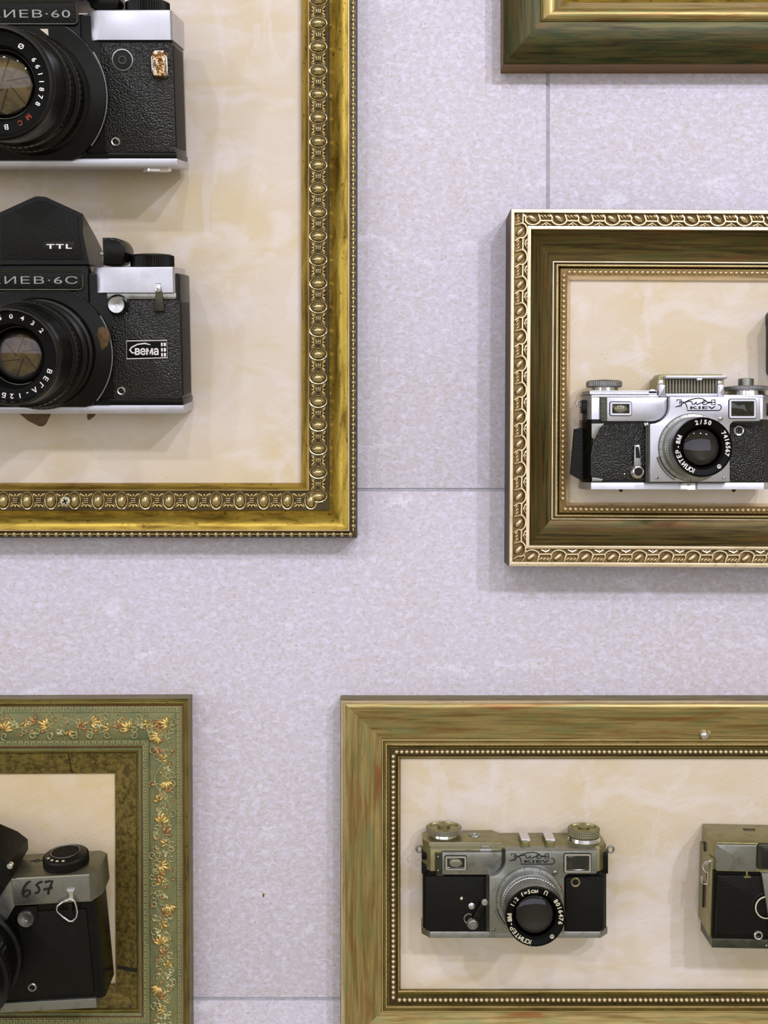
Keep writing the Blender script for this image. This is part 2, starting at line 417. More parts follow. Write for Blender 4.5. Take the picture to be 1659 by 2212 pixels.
for x in frange(757, -160, -18.15):
    F1.put('bead', bead, 'B', x, 1154, 72); F1.put('rod', rod, 'B', x - 9.1, 1154, 72.5, PI / 2)
egg = MB().dome(0, 0, -1, 15, 10, 12, n=14, m=4)
egg.tube([(18.5 * math.cos(t * PI / 10), 13 * math.sin(t * PI / 10), 0) for t in range(20)], 1.5, 5, True)
egg = make_mesh(egg, 'egg_ornament', 'gold_bead', angle=60)
lf = MB()
for x in (-4, 0, 4): lf.box(x - 1.2, x + 1.2, -5, 5, 0, 5, 1)
for sx in (-1, 1):
    for (a, ln, r) in ((0, 5, 3), (.75, 7.5, 2.8), (-.75, 7.5, 2.8)):
        lf.dome(sx * (11.5 + (0 if a == 0 else -.5)), a * 8.5, 0, ln, r, 5, rot=(a * 1.05 if sx > 0 else PI - a * 1.05), n=8, m=2)
    for a in (-1, 1): lf.tube([(sx * 4, a * 6, 1), (sx * 8, a * 10, 1.5), (sx * 15, a * 12.5, 1)], .9, 4)
lf = make_mesh(lf, 'leaf_ornament', 'gold_bead', angle=60)
for y in frange(50.5 - 51.05 * 3, 1075, 51.05):
    F1.put('egg_ornament', egg, 'R', 687.5, y, 50)
    if y < 1030: F1.put('leaf_ornament', lf, 'R', 687.5, y + 25.5, 50)
for x in frange(671.5, -160, -51.05):
    F1.put('egg_ornament', egg, 'B', x, 1081, 50, PI / 2); F1.put('leaf_ornament', lf, 'B', x - 25.5, 1081, 50, PI / 2)
sw = MB().lathe(0, 0, [(10.5, 0), (10.5, 2), (9, 3), (0.1, 3)], n=20)
sw2 = MB(); sw2.box(-6, 6, -1.5, 1.5, 3, 3.4).box(-1.5, 1.5, -6, 6, 3, 3.4)
p = F1.P(141, 1083, 62); so = link('screw', make_mesh(sw, 'screw', 'screw_steel'), F1.rail['B'], (p[0] - F1.org[0], p[1] - F1.org[1], 62), .4, label='small steel cross-head screw')
link('cross_slot', make_mesh(sw2, 'cross_slot', 'black_print'), so)
# --- dark green and bronze frame at the top right
F2 = Frame('bronze_frame', 'dark green bronze frame with brown edge at the top right corner', [
    (1087, 139, A, 60, 7, 10, 0), (1166, 48, A, 90, 1, 0, 0), (1168, 46, A, 84, 4, 3, 1), (1190, 27, A, 92, 5, 6, 1),
    (1218, 7, A, 66, 1, 0, 1), (1220, 5.5, A, 56, 2, 1, 3), (1227, -2, A, 50, 1, 0, 3), (1228, -3, A, 30, 1, 0, 3)],
    'L', 'B', 2450, -1000, 30, 'panel_paint', mats=['bronze_green', 'bronze_face', 'brown_edge', 'gold_leaf'])
for sd in 'TRBL': F2.rail[sd].data.polygons[0].material_index = 2
# --- ornate champagne frame with the silver rangefinder
F3 = Frame('ornate_frame', 'champagne gold frame with twisted rope carving around the bright silver rangefinder camera', [
    (1104, 450.5, 1223.5, 104, 1, 0, 0), (1105, 452, 1222, 108, 2, .5, 0), (1111, 459, 1214, 108, 1, 0, 3), (1112, 460, 1213, 98, 1, 0, 3),
    (1139, 487, 1186, 95, 1, 0, 3), (1140, 488, 1185, 104, 2, .5, 0), (1147, 494.5, 1178.5, 104, 1, 0, 0), (1148, 496, 1177, 96, 8, -7, 1),
    (1194, 563, 1122, 58, 1, 0, 0), (1195, 564, 1121, 62, 1, 0, 0), (1197, 566, 1119.5, 62, 1, 0, 1), (1198, 567, 1118, 55, 1, 0, 1),
    (1200.5, 568.5, 1116.5, 55, 5, 4.5, 2), (1208, 575, 1111, 55, 1, 0, 1), (1209, 578, 1109, 46, 1, 0, 1), (1211.5, 579.5, 1106.5, 50, 1, 0, 3),
    (1225, 594, 1092, 50, 1, 0, 0), (1226, 595, 1091.5, 53, 3, 1, 0), (1232.5, 603.5, 1085, 41, 1, 0, 0), (1233, 604.5, 1084.5, 35, 1, 0, 0)],
    'L', 'T', 2330, 1223.5, 35, 'panel_paint', rot=math.radians(.30), pivot=(1105, 450), mats=['champagne', 'bronze_cove', 'gold_light', 'champagne_ground', 'gold_dark'])
for sd in 'TRBL': F3.rail[sd].data.polygons[0].material_index = 4
pearl = make_mesh(MB().dome(0, 0, 0, 4.9, 4.9, 5.6, n=10, m=3), 'pearl', 'champagne_ornament', angle=80)
for y in frange(594.6, 1086, 11.2): F3.put('pearl', pearl, 'L', 1218.8, y, 50)
for x in frange(1230.5, 1800, 11.27): F3.put('pearl', pearl, 'T', x, 587, 50)
for x in frange(1224.5, 1800, 11.27): F3.put('pearl', pearl, 'B', x, 1099, 50)
def guilloche(mir):
    g = MB(); t0 = math.radians(-32) * mir
    def rot(x, y): return (x * math.cos(t0) - y * math.sin(t0), x * math.sin(t0) + y * math.cos(t0))
    el = []
    for i in range(15):                       # open loop, its tail running to the outer edge
        a = math.radians(-112 + i * 224 / 14) ; x, y = 1.5 + 11 * math.cos(a), 15.5 * math.sin(a)
        el.append((x * mir, y, 5))
    el = [(-12.5 * mir, -21, 3)] + el + [(-12 * mir, 12, 3)]
    g.tube(el, 2.3, 6)
    g.dome(-2 * mir, -1, 0, 6.5, 12.5, 9, rot=t0 * 1.3, n=12, m=4)
    g.tube([(3.5 * mir, 15, 4), (4 * mir, 41, 4)], 2.5, 6)
    for (x, y, a) in ((-6, 19, .75), (-6.5, 26, .75), (-7, 33, .75)): g.dome(x * mir, y, 0, 7.5, 2.5, 6, rot=a * mir, n=8, m=2)
    g.tube([(13 * mir, 19, 2), (8 * mir, 28.5, 4), (13 * mir, 38, 2)], 1.7, 5)
    g.dome(12 * mir, 28.5, 0, 2.5, 5, 4, n=8, m=2)
    return make_mesh(g, 'scroll_ornament', 'champagne_ornament', angle=60)
gl_, gm = guilloche(1), guilloche(-1)
for y in frange(493, 1190, 57.2): F3.put('scroll_ornament', gl_, 'L', 1125.5, y + 6, 97)
for x in frange(1150.5, 1850, 57.0): F3.put('scroll_ornament', gl_, 'T', x, 473.5, 97, -PI / 2)
for x in frange(1152, 1850, 57.9): F3.put('scroll_ornament', gm, 'B', x, 1200, 97, -PI / 2)
# --- plain streaked bronze frame at the bottom right
F4 = Frame('streaked_frame', 'wide green and russet streaked gold frame with inner pearl row at the bottom right', [
    (735, 1510, 2275, 42, 1, 0, 1), (736.5, 1513.5, 2272, 52, 4, 2.5, 2), (745, 1521, 2264, 64, 2, 1, 0), (755, 1530, 2254, 66, 7, -3, 0),  # outer rounding in paler gilt: its highlight is put into the colour
    (824, 1597, 2186, 44, 1, 0, 1), (825, 1597.5, 2185.5, 48, 1, 0, 2), (827, 1600, 2184, 48, 1, 0, 1), (829, 1602.5, 2181, 43, 1, 0, 1),
    (831, 1603.5, 2179.5, 43, 5, 4.5, 2), (837, 1611, 2172, 43, 1, 0, 1), (838, 1613, 2171, 33, 1, 0, 1), (842, 1615.5, 2168, 33, 1, 0, 1),
    (843, 1617, 2167, 40, 1, 0, 3), (856, 1631, 2151, 40, 1, 0, 1), (857.5, 1632, 2149, 37, 1, 0, 1), (860, 1634, 2143, 42, 2, 1, 2),
    (862, 1635.5, 2140, 42, 2, 1, 1), (865, 1638.5, 2136.5, 32, 1, 0, 1), (865.4, 1639, 2136, 30, 1, 0, 1)],
    'L', 'T', 2400, 2275, 30, 'panel_paint', mats=['bronze_face', 'olive_gilt', 'gold_light', 'gold_dark'])
for y in frange(1634, 2155, 11.07): F4.put('pearl', pearl, 'L', 849.6, y, 40)
for x in frange(857, 1830, 10.93): F4.put('pearl', pearl, 'T', x, 1624, 40)
for x in frange(863, 1830, 11.07): F4.put('pearl', pearl, 'B', x, 2159.5, 40)
p = F4.P(1521, 1587, 47); so = link('screw', make_mesh(MB().lathe(0, 0, [(10, 0), (10, 2), (8.5, 6), (5, 8.5), (.1, 9)], n=20), 'screw', 'bright_chrome', angle=70), F4.rail['T'], (p[0] - F4.org[0], p[1] - F4.org[1], 47), label='round-headed steel screw')
link('chipped_patch', make_mesh(MB().prism([(2, 6), (8, 13), (15, 9), (13, 1), (6, -2)], -1.5, .6), 'chipped_patch', 'leaf_pale'), so)
# --- verdigris frame with leaf garland at the bottom left
F5 = Frame('leafy_frame', 'weathered green gold frame with vine leaf garland at the bottom left', [
    (407.5, 1509, 2300, 48, 1, 0, 1), (406, 1513, 2296, 52, 1, 0, 1), (405, 1514.5, 2294, 52, 4, 4, 1), (396.5, 1522, 2287, 52, 1, 0, 2),
    (393, 1525, 2284, 50, 1, 0, 0), (380.5, 1538, 2271, 52, 1, 0, 0), (379.5, 1539, 2270, 50, 5, 4, 0), (322, 1595.5, 2213, 48, 1, 0, 0), (320.5, 1597.5, 2211, 52, 1, 0, 0),
    (307, 1611, 2197, 50, 1, 0, 2), (304, 1614, 2194, 46, 3, -1, 0), (298.5, 1620, 2187, 44, 3, 3, 1), (293.5, 1625.5, 2178, 43, 1, 0, 3), (293.2, 1626, 2177, 39, 1, 0, 3),
    (248, 1669.5, 2124, 33, 1, 0, 3), (247.6, 1670, 2123.5, 28, 1, 0, 3)],
    'R', 'T', -760, 2300, 28, 'panel_paint_warm', rot=math.radians(-.25), pivot=(407, 1507), mats=['verdigris', 'olive_gilt', 'rust_line', 'mottled_gilt'])
keym = MB().box(-4.6, -3.2, -4, 4, 0, 3.4).box(-3.2, 3, 2.6, 4, 0, 3.4).box(1.6, 3, -2, 2.6, 0, 2.4).box(-.8, 1.6, -2, -.7, 0, 2.4).box(-.8, .5, -.7, 1, 0, 2.4)
keym = make_mesh(keym, 'key_motif', 'leaf_pale')
for y in frange(1532, 2290, 13.2): F5.put('key_motif', keym, 'R', 386.7, y, 50.6, PI / 2)
for y in frange(1612, 2205, 13.2): F5.put('key_motif', keym, 'R', 314, y, 50.6, PI / 2)
for x in frange(380, -60, -13.2): F5.put('key_motif', keym, 'T', x, 1531, 50.6)
for x in frange(310, -60, -13.2): F5.put('key_motif', keym, 'T', x, 1604.5, 50.6)
for x in frange(310, -60, -13.2): F5.put('key_motif', keym, 'B', x, 2204.5, 50.6)
def vine_leaf(nl, ln, mat, name='vine_leaf'):
    g = MB()
    for i in range(nl):
        a = (i - (nl - 1) / 2) * (1.9 / max(1, nl - 1)) if nl > 1 else 0
        l = ln * (1 if abs(i - (nl - 1) / 2) < .6 else .8)
        g.dome(l * .55 * math.cos(a), l * .55 * math.sin(a), 0, l * .55, l * .2, 6, rot=a, n=8, m=2)
    g.tube([(-ln * .5, -2, .5), (0, 0, 2)], 1.1, 4)
    return make_mesh(g, name, mat, angle=50)
LEAF = [vine_leaf(5, 24, 'leaf_gold'), vine_leaf(3, 19, 'leaf_rust'), vine_leaf(3, 17, 'leaf_gold'), vine_leaf(5, 15, 'leaf_pale')]
BUD = make_mesh(MB().dome(0, 0, 0, 4.4, 3.6, 5, n=8, m=3), 'bud', 'leaf_rust', angle=70)
scr = MB(); scr.tube([((2 + .9 * i) * math.cos(i * .8), (2 + .9 * i) * math.sin(i * .8), 1.5) for i in range(9)], 1.5, 4)
SCROLL = make_mesh(scr, 'tendril', 'leaf_pale', angle=60)
rnd = random.Random(3)
def garland(side, length, at):
    g = MB(); pts = []
    for i in range(int(length / 9)):
        a = i * 9.; u, v = at(a, 17 * math.sin(a / 21.)); q = F5.P(u, v, 53); pts.append(q)
    g.tube(pts, 1.3, 4)
    link('vine_stem', make_mesh(g, 'vine_stem', 'leaf_pale', F5.org, 60), F5.rail[side])
    a = 6.; i = 0
    while a < length:
        c = 17 * math.sin(a / 21.)
        k = i % 4
        u, v = at(a, -c * .55 + rnd.uniform(-4, 4)); F5.put('vine_leaf', LEAF[k], side, u, v, 52, rnd.uniform(0, 6.28))
        for _ in range(4):
            u, v = at(a + rnd.uniform(-10, 10), rnd.uniform(-23, 23)); F5.put('tendril', SCROLL, side, u, v, 52, rnd.uniform(0, 6.28))
        u, v = at(a + rnd.uniform(3, 12), max(-22, min(22, c * .9 + rnd.uniform(-10, 10)))); F5.put('bud', BUD, side, u, v, 52, rnd.uniform(0, 6.28))
        a += 20 + rnd.uniform(0, 5); i += 1
garland('R', 660, lambda a, c: (350.5 + c, 1585 + a))
garland('T', 450, lambda a, c: (370 - a, 1567 + c))

crk = MB(); crk.add([F5.P(u, v, h) for u, v, h in ((251, 2085, 34.5), (293, 2092, 40.5), (293, 2100, 40.5), (272, 2097, 37.5), (251, 2091, 34.5))], [(0, 1, 2, 3, 4)])
link('split', make_mesh(crk, 'split', 'black_deep', F5.org), F5.rail['R'], label='dark split in the inner moulding')
q = [(147, 1627, 39.6), (149, 1640, 38.2), (151, 1650, 37), (153, 1662, 35.6), (155, 1668, 34.8)]
crk = MB().tube([F5.P(*w) for w in q], .9, 4); link('crack', make_mesh(crk, 'crack', 'black_deep', F5.org), F5.rail['T'])
sx_, sy_ = plane(569, 1934, 0)
link('stain', make_mesh(MB().dome(0, 0, -.5, 3, 6, .8, n=10, m=2), 'stain', 'brown_edge'), wall, (sx_, sy_, 0))
# ---------------------------------------------------------------- cameras mounted on the boards
class Dev:
    def __init__(s, name, label, u, v, h, pitch=0., yaw=0., roll=0.):
        s.h = h; k = (D - h) / D
        s.T = Vector(((u - CX) * k, (CY - v) * k, h))
        R = Matrix.Rotation(math.radians(roll), 3, 'Z') @ Matrix.Rotation(math.radians(yaw), 3, 'Y') @ Matrix.Rotation(math.radians(pitch), 3, 'X')
        s.R = R; s.Ri = R.transposed()
        s.C = s.Ri @ (Vector((0, 0, D)) - s.T)
        s.root = thing(name, label, 'camera', s.T)
        Sm = Matrix(((1, 0, 0), (0, 0, -1), (0, 1, 0)))
        s.root.rotation_euler = (Sm @ R @ Sm.transposed()).to_euler()
    def p(s, u, v, z=0.):
        d = s.Ri @ (Vector((u - CX, CY - v, 0)) - Vector((0, 0, D)))
        t = (z - s.C.z) / d.z; q = s.C + d * t
        return (q.x, q.y)
    def rect(s, u0, v0, u1, v1, z=0.):
        a, b = s.p(u0, v0, z), s.p(u1, v1, z)
        return min(a[0], b[0]), max(a[0], b[0]), min(a[1], b[1]), max(a[1], b[1])
    def poly(s, pts, z=0.): return [s.p(u, v, z) for u, v in pts]
    def k(s, z=0.): return (D - s.h - z) / D
    def part(s, name, mb, mat, parent=None, label=None, angle=35):
        return link(name, make_mesh(mb, name, mat, angle=angle), parent or s.root, label=label)
    # common small pieces -------------------------------------------------
    def socket(s, u, v, r, z, parent=None, mat='bright_chrome', name='flash_socket'):
        x, y = s.p(u, v, z); r *= s.k(z)
        o = s.part(name, MB().lathe(x, y, [(r, z - 3), (r, z + 2), (r * .85, z + 3.5), (r * .6, z + 3), (r * .55, z - 1)], n=24, cap1=False), mat, parent)
        s.part('hole', MB().lathe(x, y, [(r * .6, z - 1), (r * .2, z), (r * .2, z + 1.2), (.1, z + 1.2)], n=16), 'black_metal', o); return o
    def screw(s, u, v, r, z, mat='bright_chrome', parent=None):
        x, y = s.p(u, v, z); r *= s.k(z)
        o = s.part('screw', MB().lathe(x, y, [(r, z - 2), (r, z + 1), (r * .7, z + 2), (.1, z + 2.2)], n=16), mat, parent, angle=60)
        s.part('slot', MB().box(x - r * .8, x + r * .8, y - r * .16, y + r * .16, z + 1.9, z + 2.5), 'black_print', o); return o
    def strap_ring(s, u, v, r, z, w=2., mat='bright_chrome', name='strap_lug'):
        x, y = s.p(u, v, z)
        return s.part(name, MB().tube([(x + r * math.cos(i * PI / 8), y + r * math.sin(i * PI / 8), z) for i in range(16)], w, 6, True), mat, angle=70)
    def lens(s, u, v, z0, barrel, ring_r, ring_z, glass_r, glass_z, bulge, mats=('black_metal', 'black_ring'), texts=(), seg=64, knurls=(), iris=None, back='lens_back', edges=()):
        """barrel: [(r, z)] along the axis through picture point (u, v) on plane z0"""
        x, y = s.p(u, v, z0)
        b = s.part('lens', MB().lathe(x, y, barrel, n=seg, cap1=False), mats[0], angle=30)
        for (r, za, zb, n) in knurls:
            s.part('focus_ring', MB().lathe(x, y, [(r - 3, za), (r, za + 1), (r, zb - 1), (r - 3, zb)], n=n, knurl=1.6, cap1=False), mats[0], b, angle=20)
        for (r, z) in edges:
            s.part('ring_edge', MB().tube([(x + r * math.cos(i * PI / 30), y + r * math.sin(i * PI / 30), z) for i in range(60)], .8, 5, True), 'dark_chrome', b, angle=70)
        rt, rz = ring_r, ring_z
        s.part('name_ring', MB().lathe(x, y, [(rt, rz), (glass_r * 1.12, rz - 2), (glass_r * 1.06, rz - 6), (glass_r * 1.02, glass_z)], n=seg, cap1=False), mats[1], b, angle=25)
        s.part('rear_element', MB().lathe(x, y, [(glass_r * 1.05, glass_z - 2), (glass_r * .9, glass_z - 14), (glass_r * .82, glass_z - 16)], n=seg, cap1=True), back, b, angle=25)
        if iris:
            s.part('iris', MB().lathe(x, y, [(glass_r * iris, glass_z - 13), (.1, glass_z - 12)], n=8, cap1=True), 'iris_brown', b)
            bl = MB()
            for i in range(6):
                a = i * PI / 3 + .3; bl.tube([(x + glass_r * iris * math.cos(a), y + glass_r * iris * math.sin(a), glass_z - 11), (x + 8 * math.cos(a + .9), y + 8 * math.sin(a + .9), glass_z - 11)], .6, 4)
            s.part('iris_blade_edge', bl, 'gold_dark', b)
        s.part('front_glass', MB().dome(x, y, glass_z, glass_r, glass_r, bulge, n=40, m=8), 'lens_glass', b, angle=80)
        rg = MB().tube([(x + glass_r * 1.01 * math.cos(i * PI / 24), y + glass_r * 1.01 * math.sin(i * PI / 24), glass_z + 1) for i in range(48)], 1.1, 5, True)
        s.part('retaining_ring', rg, 'dark_chrome', b, angle=70)
        for (st, r, size, a0, a1, sx, mt) in texts:
            s.part('lettering', MB().ring_text(st, x, y, rz + .1, r, size, a0, a1, sx), mt, b)
        return b, x, y
def knob(d, u, v, z, r, y0, y1, mat, ribs=56, name='dial', top=True, rim=1.3, parent=None, label=None, amp=1.3):
    """knob with a vertical axis at picture column u, depth z; y0..y1 are local heights"""
    x = d.p(u, v, z + 8)[0]
    mb = MB().lathe(x, z, [(r - 2, y0), (r, y0 + 1.5), (r, y1 - 1.5), (r - 2, y1)], 'y', ribs * 2, cap0=True, knurl=amp)
    return d.part(name, mb, mat, parent, label, angle=22), x
# ---- upper black reflex camera -------------------------------------------------
def reflex(d, q):
    k = d.k
    dep = q['depth']
    # body core
    x0, x1, y0, y1 = d.rect(q['left'], q['top'], q['right'], q['bot'], 0)
    d.part('body', MB().prism(rr(x0, y0, x1, y1, 5), -dep, -3, 3), 'black_paint')
    a = d.rect(*q['leather'], 1); d.part('leather_panel', MB().prism(rr(a[0], a[2], a[1], a[3], 3), -6, 1.5, 1.5), 'leatherette')
    # side grip strip of leather on the end face
    d.part('side_leather', MB().box(x1 - 2, x1 + 1.5, y0 + 24, a[3] - 4, -dep * .85, -7, 1), 'leatherette_fine')
    # base plate
    b = d.rect(q['left'], q['strip'][0], q['strip_r'], q['strip'][1], 2)
    d.part('base_plate', MB().prism(rr(b[0], b[2], b[1], b[3], 3), -dep, 3, 2), 'satin_chrome')
    r_ = d.rect(q['left'], q['strip'][0] - 13, q['strip_r'] - 2, q['strip'][0], 2)
    d.part('base_rim', MB().prism(rr(r_[0], r_[2], r_[1], r_[3], 2), -dep, 1.5, 2.5), 'black_paint')
    # chrome top cover
    c = d.rect(*q['cover'], 8)
    plan = [(c[0] - q['bev'] * k(), -8), (c[0] + 2, 8), (c[1] - 4, 8), (c[1], 4), (c[1] + 1, -dep + 4), (c[0] - q['bev'] * k(), -dep + 4)]
    d.part('top_cover', MB().prism(plan, c[2], c[3], 2.5, 'y'), 'satin_chrome')
    if q.get('shelf'):
        sh = d.rect(q['cover'][0] + 8, q['cover'][3], q['cover'][2] + 3, q['cover'][3] + 15, 4)
        d.part('cover_lip', MB().prism(rr(sh[0], sh[2], sh[1], sh[3], 4, corners=(0, 1, 0, 0)), -dep + 6, 4, 3), 'worn_chrome')
    # wind dial
    kx = q['dial']; z = -dep * .5; r = (kx[1] - kx[0]) / 2 * k(z + 30)
    yb = c[3]; o, x = knob(d, (kx[0] + kx[1]) / 2, q['cover'][1], z, r, yb, yb + kx[2], 'black_metal', name='winding_dial', amp=1.8)
    d.part('dial_cap', MB().lathe(x, z, [(r - 4, yb + kx[2] - 1), (r - 6, yb + kx[2] + 2), (r * .4, yb + kx[2] + 4), (.1, yb + kx[2] + 4)], 'y', 40), 'dark_chrome', o)
    # central front block with the mirror box and round mount flange
    mx, my = d.p(*q['mount'], 4)
    fr = q['flange']
    f = d.rect(q['left'], q['blk'][1], q['blk'][2], q['strip'][0] - 4, 8)
    d.part('mirror_box', MB().prism(rr(f[0], f[2], f[1], f[3], 3), -20, 8, 2), 'black_paint')
    pts = [(mx + fr * math.cos(t * PI / 24), max(f[2] - 8, my + fr * math.sin(t * PI / 24))) for t in range(48)]
    o = d.part('mount_flange', MB().prism(pts, -10, 14, 4), 'black_paint')
    d.part('flange_rim', MB().tube([(mx + (fr + .5) * math.cos(math.radians(t)), my + (fr + .5) * math.sin(math.radians(t)), 9) for t in range(-40, 34, 4)], 1.6, 6), 'worn_chrome', o)
    # name plate
    n = d.rect(*q['plate'], 16)
    np_ = d.part('name_plate', MB().prism(rr(n[0], n[2], n[1], n[3], 7), 6, 16, 2), 'leatherette_fine')
    rim = rr(n[0], n[2], n[1], n[3], 8)
    d.part('plate_rim', MB().tube([(x, y, 16) for x, y in rim], 1.5, 5, True), 'dark_chrome', np_)
    tx = d.rect(*q['name_box'], 17)
    w = glyphs(q['name'], 0, 1.12)[2]; hgt = (tx[3] - tx[2]) / .74
    d.part('lettering', MB().text(q['name'], (tx[0] + tx[1]) / 2, (tx[2] + tx[3]) / 2, 16, hgt, (tx[1] - tx[0]) / (w * hgt), ext=1.2, track=1.12), 'worn_chrome', np_)
    # finder
    top = d.poly(q['prism'], 16); back = d.poly(q['prism_back'], 16)
    pr = d.part('finder_prism', MB().loft(back, -dep * .9, top, 16), 'black_paint')
    inn = inset(top, 9)
    d.part('finder_leather', MB().prism(inn, 12, 18, 1.5), 'leatherette_fine', pr)
    return pr, c
LT = 'white_print'
dA = Dev('reflex_camera', 'upper black reflex camera with a foil strap lug on the cream board', 230, 250, 205, pitch=11)
prA, cA = reflex(dA, dict(depth=135, left=-190, top=30, right=380, bot=345, leather=(217, 92, 379, 329), strip=(342, 360), strip_r=384, cover=(208, 21, 373, 86), bev=23,
    dial=(270, 365, 26), mount=(66, 205), flange=152, blk=(0, 30, 186), plate=(-30, 4, 168, 52), name='КИЕВ·60', name_box=(-22, 21, 152, 38),
    prism=[(-60, -16), (-60, -110), (60, -150), (180, -90), (188, -2), (188, 2), (-60, 2)], prism_back=[(-60, -16), (-60, -60), (60, -90), (170, -60), (180, -2), (188, 2), (-60, 2)]))
bl = [(117, -4), (116, 8), (113, 12), (109, 15), (108, 26), (110, 30), (110, 62), (105, 66), (103, 90), (106, 94), (106, 118), (101, 124), (99, 165), (101, 168), (101, 206), (98, 213), (94, 214), (92, 208), (90, 202)]
dA.lens(68, 206, 14, [(r, z + 14) for r, z in bl], 91, 216, 60, 196, 14, texts=[('6611878', 77, 12, 58, 118, 1.1, LT), ('Ø', 77, 13, 34, 34, 1, LT), ('МС', 77, 12, 140, 154, 1, 'red_print'), ('В', 77, 12, 174, 174, 1.1, LT)],
        knurls=[(112, 48, 72, 120), (108, 110, 130, 120)], iris=.86, edges=[(117, 20), (110.5, 76), (106, 133), (101, 221)])
x, y = dA.p(264.5, 129.6, 3)
o = dA.part('release_ring', MB().lathe(x, y, [(21, 0), (21, 4), (19, 4.5), (17.5, 3), (17, 1)], n=40, cap1=False), 'worn_chrome')
dA.part('release_button', MB().lathe(x, y, [(17.5, 0), (17, 2), (8, 2.5), (7.5, 4), (5.5, 4), (5, 2), (.1, 2)], n=32), 'black_metal', o)
dA.part('button_ring', MB().lathe(x, y, [(8, 2), (8, 4.5), (5.5, 4.5), (5.5, 2)], n=24, cap1=False), 'dark_chrome', o)
a = dA.rect(324, 107, 363, 170, 14)
lg = dA.part('strap_lug', MB().loft(rr(a[0], a[2], a[1], a[3], 7), 0, rr(a[0] + 4, a[2] + 5, a[1] - 4, a[3] - 3, 7), 15), 'amber_foil', label='crumpled amber and silver foil over the strap lug')
dA.part('lug_edge', MB().tube([(a[0] + 3, a[2] + 14, 13), (a[0] + 3, a[3] - 14, 13), (a[0] + 9, a[3] - 3, 13), (a[1] - 8, a[3] - 3, 13), (a[1] - 2, a[3] - 16, 12), (a[1] - 2, a[2] + 8, 10)], 1.5, 5), 'bright_chrome', lg)
dA.socket(249.6, 306, 10, 3)
tr = dA.poly([(85, 62), (103, 62), (104, 77)], 17); dA.part('index_mark', MB().prism(tr, 8, 15), 'cream_print')
a = dA.rect(190, -14, 258, 20, -20)
dA.part('meter_knob', MB().prism(rr(a[0], a[2], a[1], a[3] + 8, 14), -80, -20, 4), 'black_paint')
a = dA.p(333, 366, -30); kz = -70
dA.part('tripod_foot', MB().lathe(dA.p(333, 366, -40)[0], kz, [(30, dA.p(0, 360, 0)[1] + 4), (30, dA.p(0, 360, 0)[1] - 6), (26, dA.p(0, 360, 0)[1] - 8), (.1, dA.p(0, 360, 0)[1] - 8)], 'y', 32), 'bright_chrome')
# ---- lower black reflex camera -------------------------------------------------
dB = Dev('reflex_camera', 'lower black reflex camera with pointed TTL finder and a small white-bordered film badge', 230, 720, 175, pitch=7)
m = lambda u: 172 - u
prB, cB = reflex(dB, dict(depth=120, left=-190, top=590, right=394, bot=880, leather=(240, 648, 392, 862), strip=(875, 894), strip_r=398, cover=(222, 576, 378, 632), bev=24, shelf=True,
    dial=(281, 375, 25), mount=(88, 765), flange=145, blk=(0, 572, 198), plate=(-30, 586, 180, 626), name='КИЕВ·6С', name_box=(-22, 597, 168, 613),
    prism=[(-7, 571), (m(179), 462), (m(98), 425), (80, 424), (98, 425), (179, 462), (179, 504), (193, 571)],
    prism_back=[(-7, 571), (m(179), 500), (m(98), 470), (80, 470), (98, 470), (176, 505), (188, 530), (193, 571)]))
bl = [(112, -4), (111, 4), (109, 8), (107, 14), (102, 16), (101, 30), (105, 32), (105, 52), (99, 56), (97, 84), (100, 88), (100, 110), (94, 116), (90, 160), (91, 163), (91, 192), (88, 199), (85, 200), (83, 194), (82, 188)]
lB, bx_, by_ = dB.lens(88, 763, 14, [(r, z + 14) for r, z in bl], 83, 202, 54, 160, 12, texts=[('50432', 74, 12, -15.6, 50, 1.15, LT), ('ВЕГА-12Б', 74, 12.5, 112, 194, 1.1, LT), ('2', 74, 12, 212, 212, 1.1, LT)],
        knurls=[(113, 8, 16, 130), (102, 100, 122, 120)], iris=.74, edges=[(112.5, 20), (105, 66), (100, 125), (90.5, 207)])
a = dB.rect(100, 527, 155, 537, 19)
o = dB.part('meter_badge', MB().box(a[0] - 6, a[1] + 6, a[2] - 5, a[3] + 5, 15, 18.2, 1), 'black_metal', prB)
w = glyphs('TTL', .03, 1.25)[2]; hg = (a[3] - a[2]) / .74
dB.part('lettering', MB().text('TTL', (a[0] + a[1]) / 2, (a[2] + a[3]) / 2, 18.2, hg, (a[1] - a[0]) / (w * hg), bold=.03, track=1.25), 'white_print', prB)
x, y = dB.p(243, 543, 10); r = 24
pts = [(x - 20, y - 27), (x - 20, y + 27)] + [(x + 1 + 25 * math.cos(math.radians(t)), y + 27 * math.sin(math.radians(t))) for t in range(90, -91, -15)]
kb = dB.part('meter_knob', MB().prism(pts, -70, 10, 5), 'black_paint')
dB.part('knob_socket', MB().lathe(x - 22, y - 4, [(5, 4), (5, 9), (3, 11), (.1, 11)], n=16), 'worn_chrome', kb)
x, y = dB.p(250.4, 658.7, 22); r = 16.5
o = dB.part('shutter_button', MB().lathe(x, y, [(r - 1, -2), (r - 1, 16), (r, 18), (r, 21), (r - 1, 22), (3, 20), (2.5, 17), (.1, 17)], n=40), 'brushed_disc')
dB.part('button_collar', MB().lathe(x, y, [(r + 5, -2), (r + 5, 5), (r + 1, 7), (r + 1, 2)], n=32, cap1=False), 'black_paint', o)
lgp = dB.poly([(336, 612), (346, 612), (356, 672), (333, 672)], 12)
lg = dB.part('strap_lug', MB().prism(lgp, 2, 11, 2), 'dark_chrome')
a = dB.rect(335, 613, 347, 632, 16); dB.part('lug_stud', MB().prism(rr(a[0], a[2], a[1], a[3], 4), 4, 17, 3), 'bright_chrome', lg)
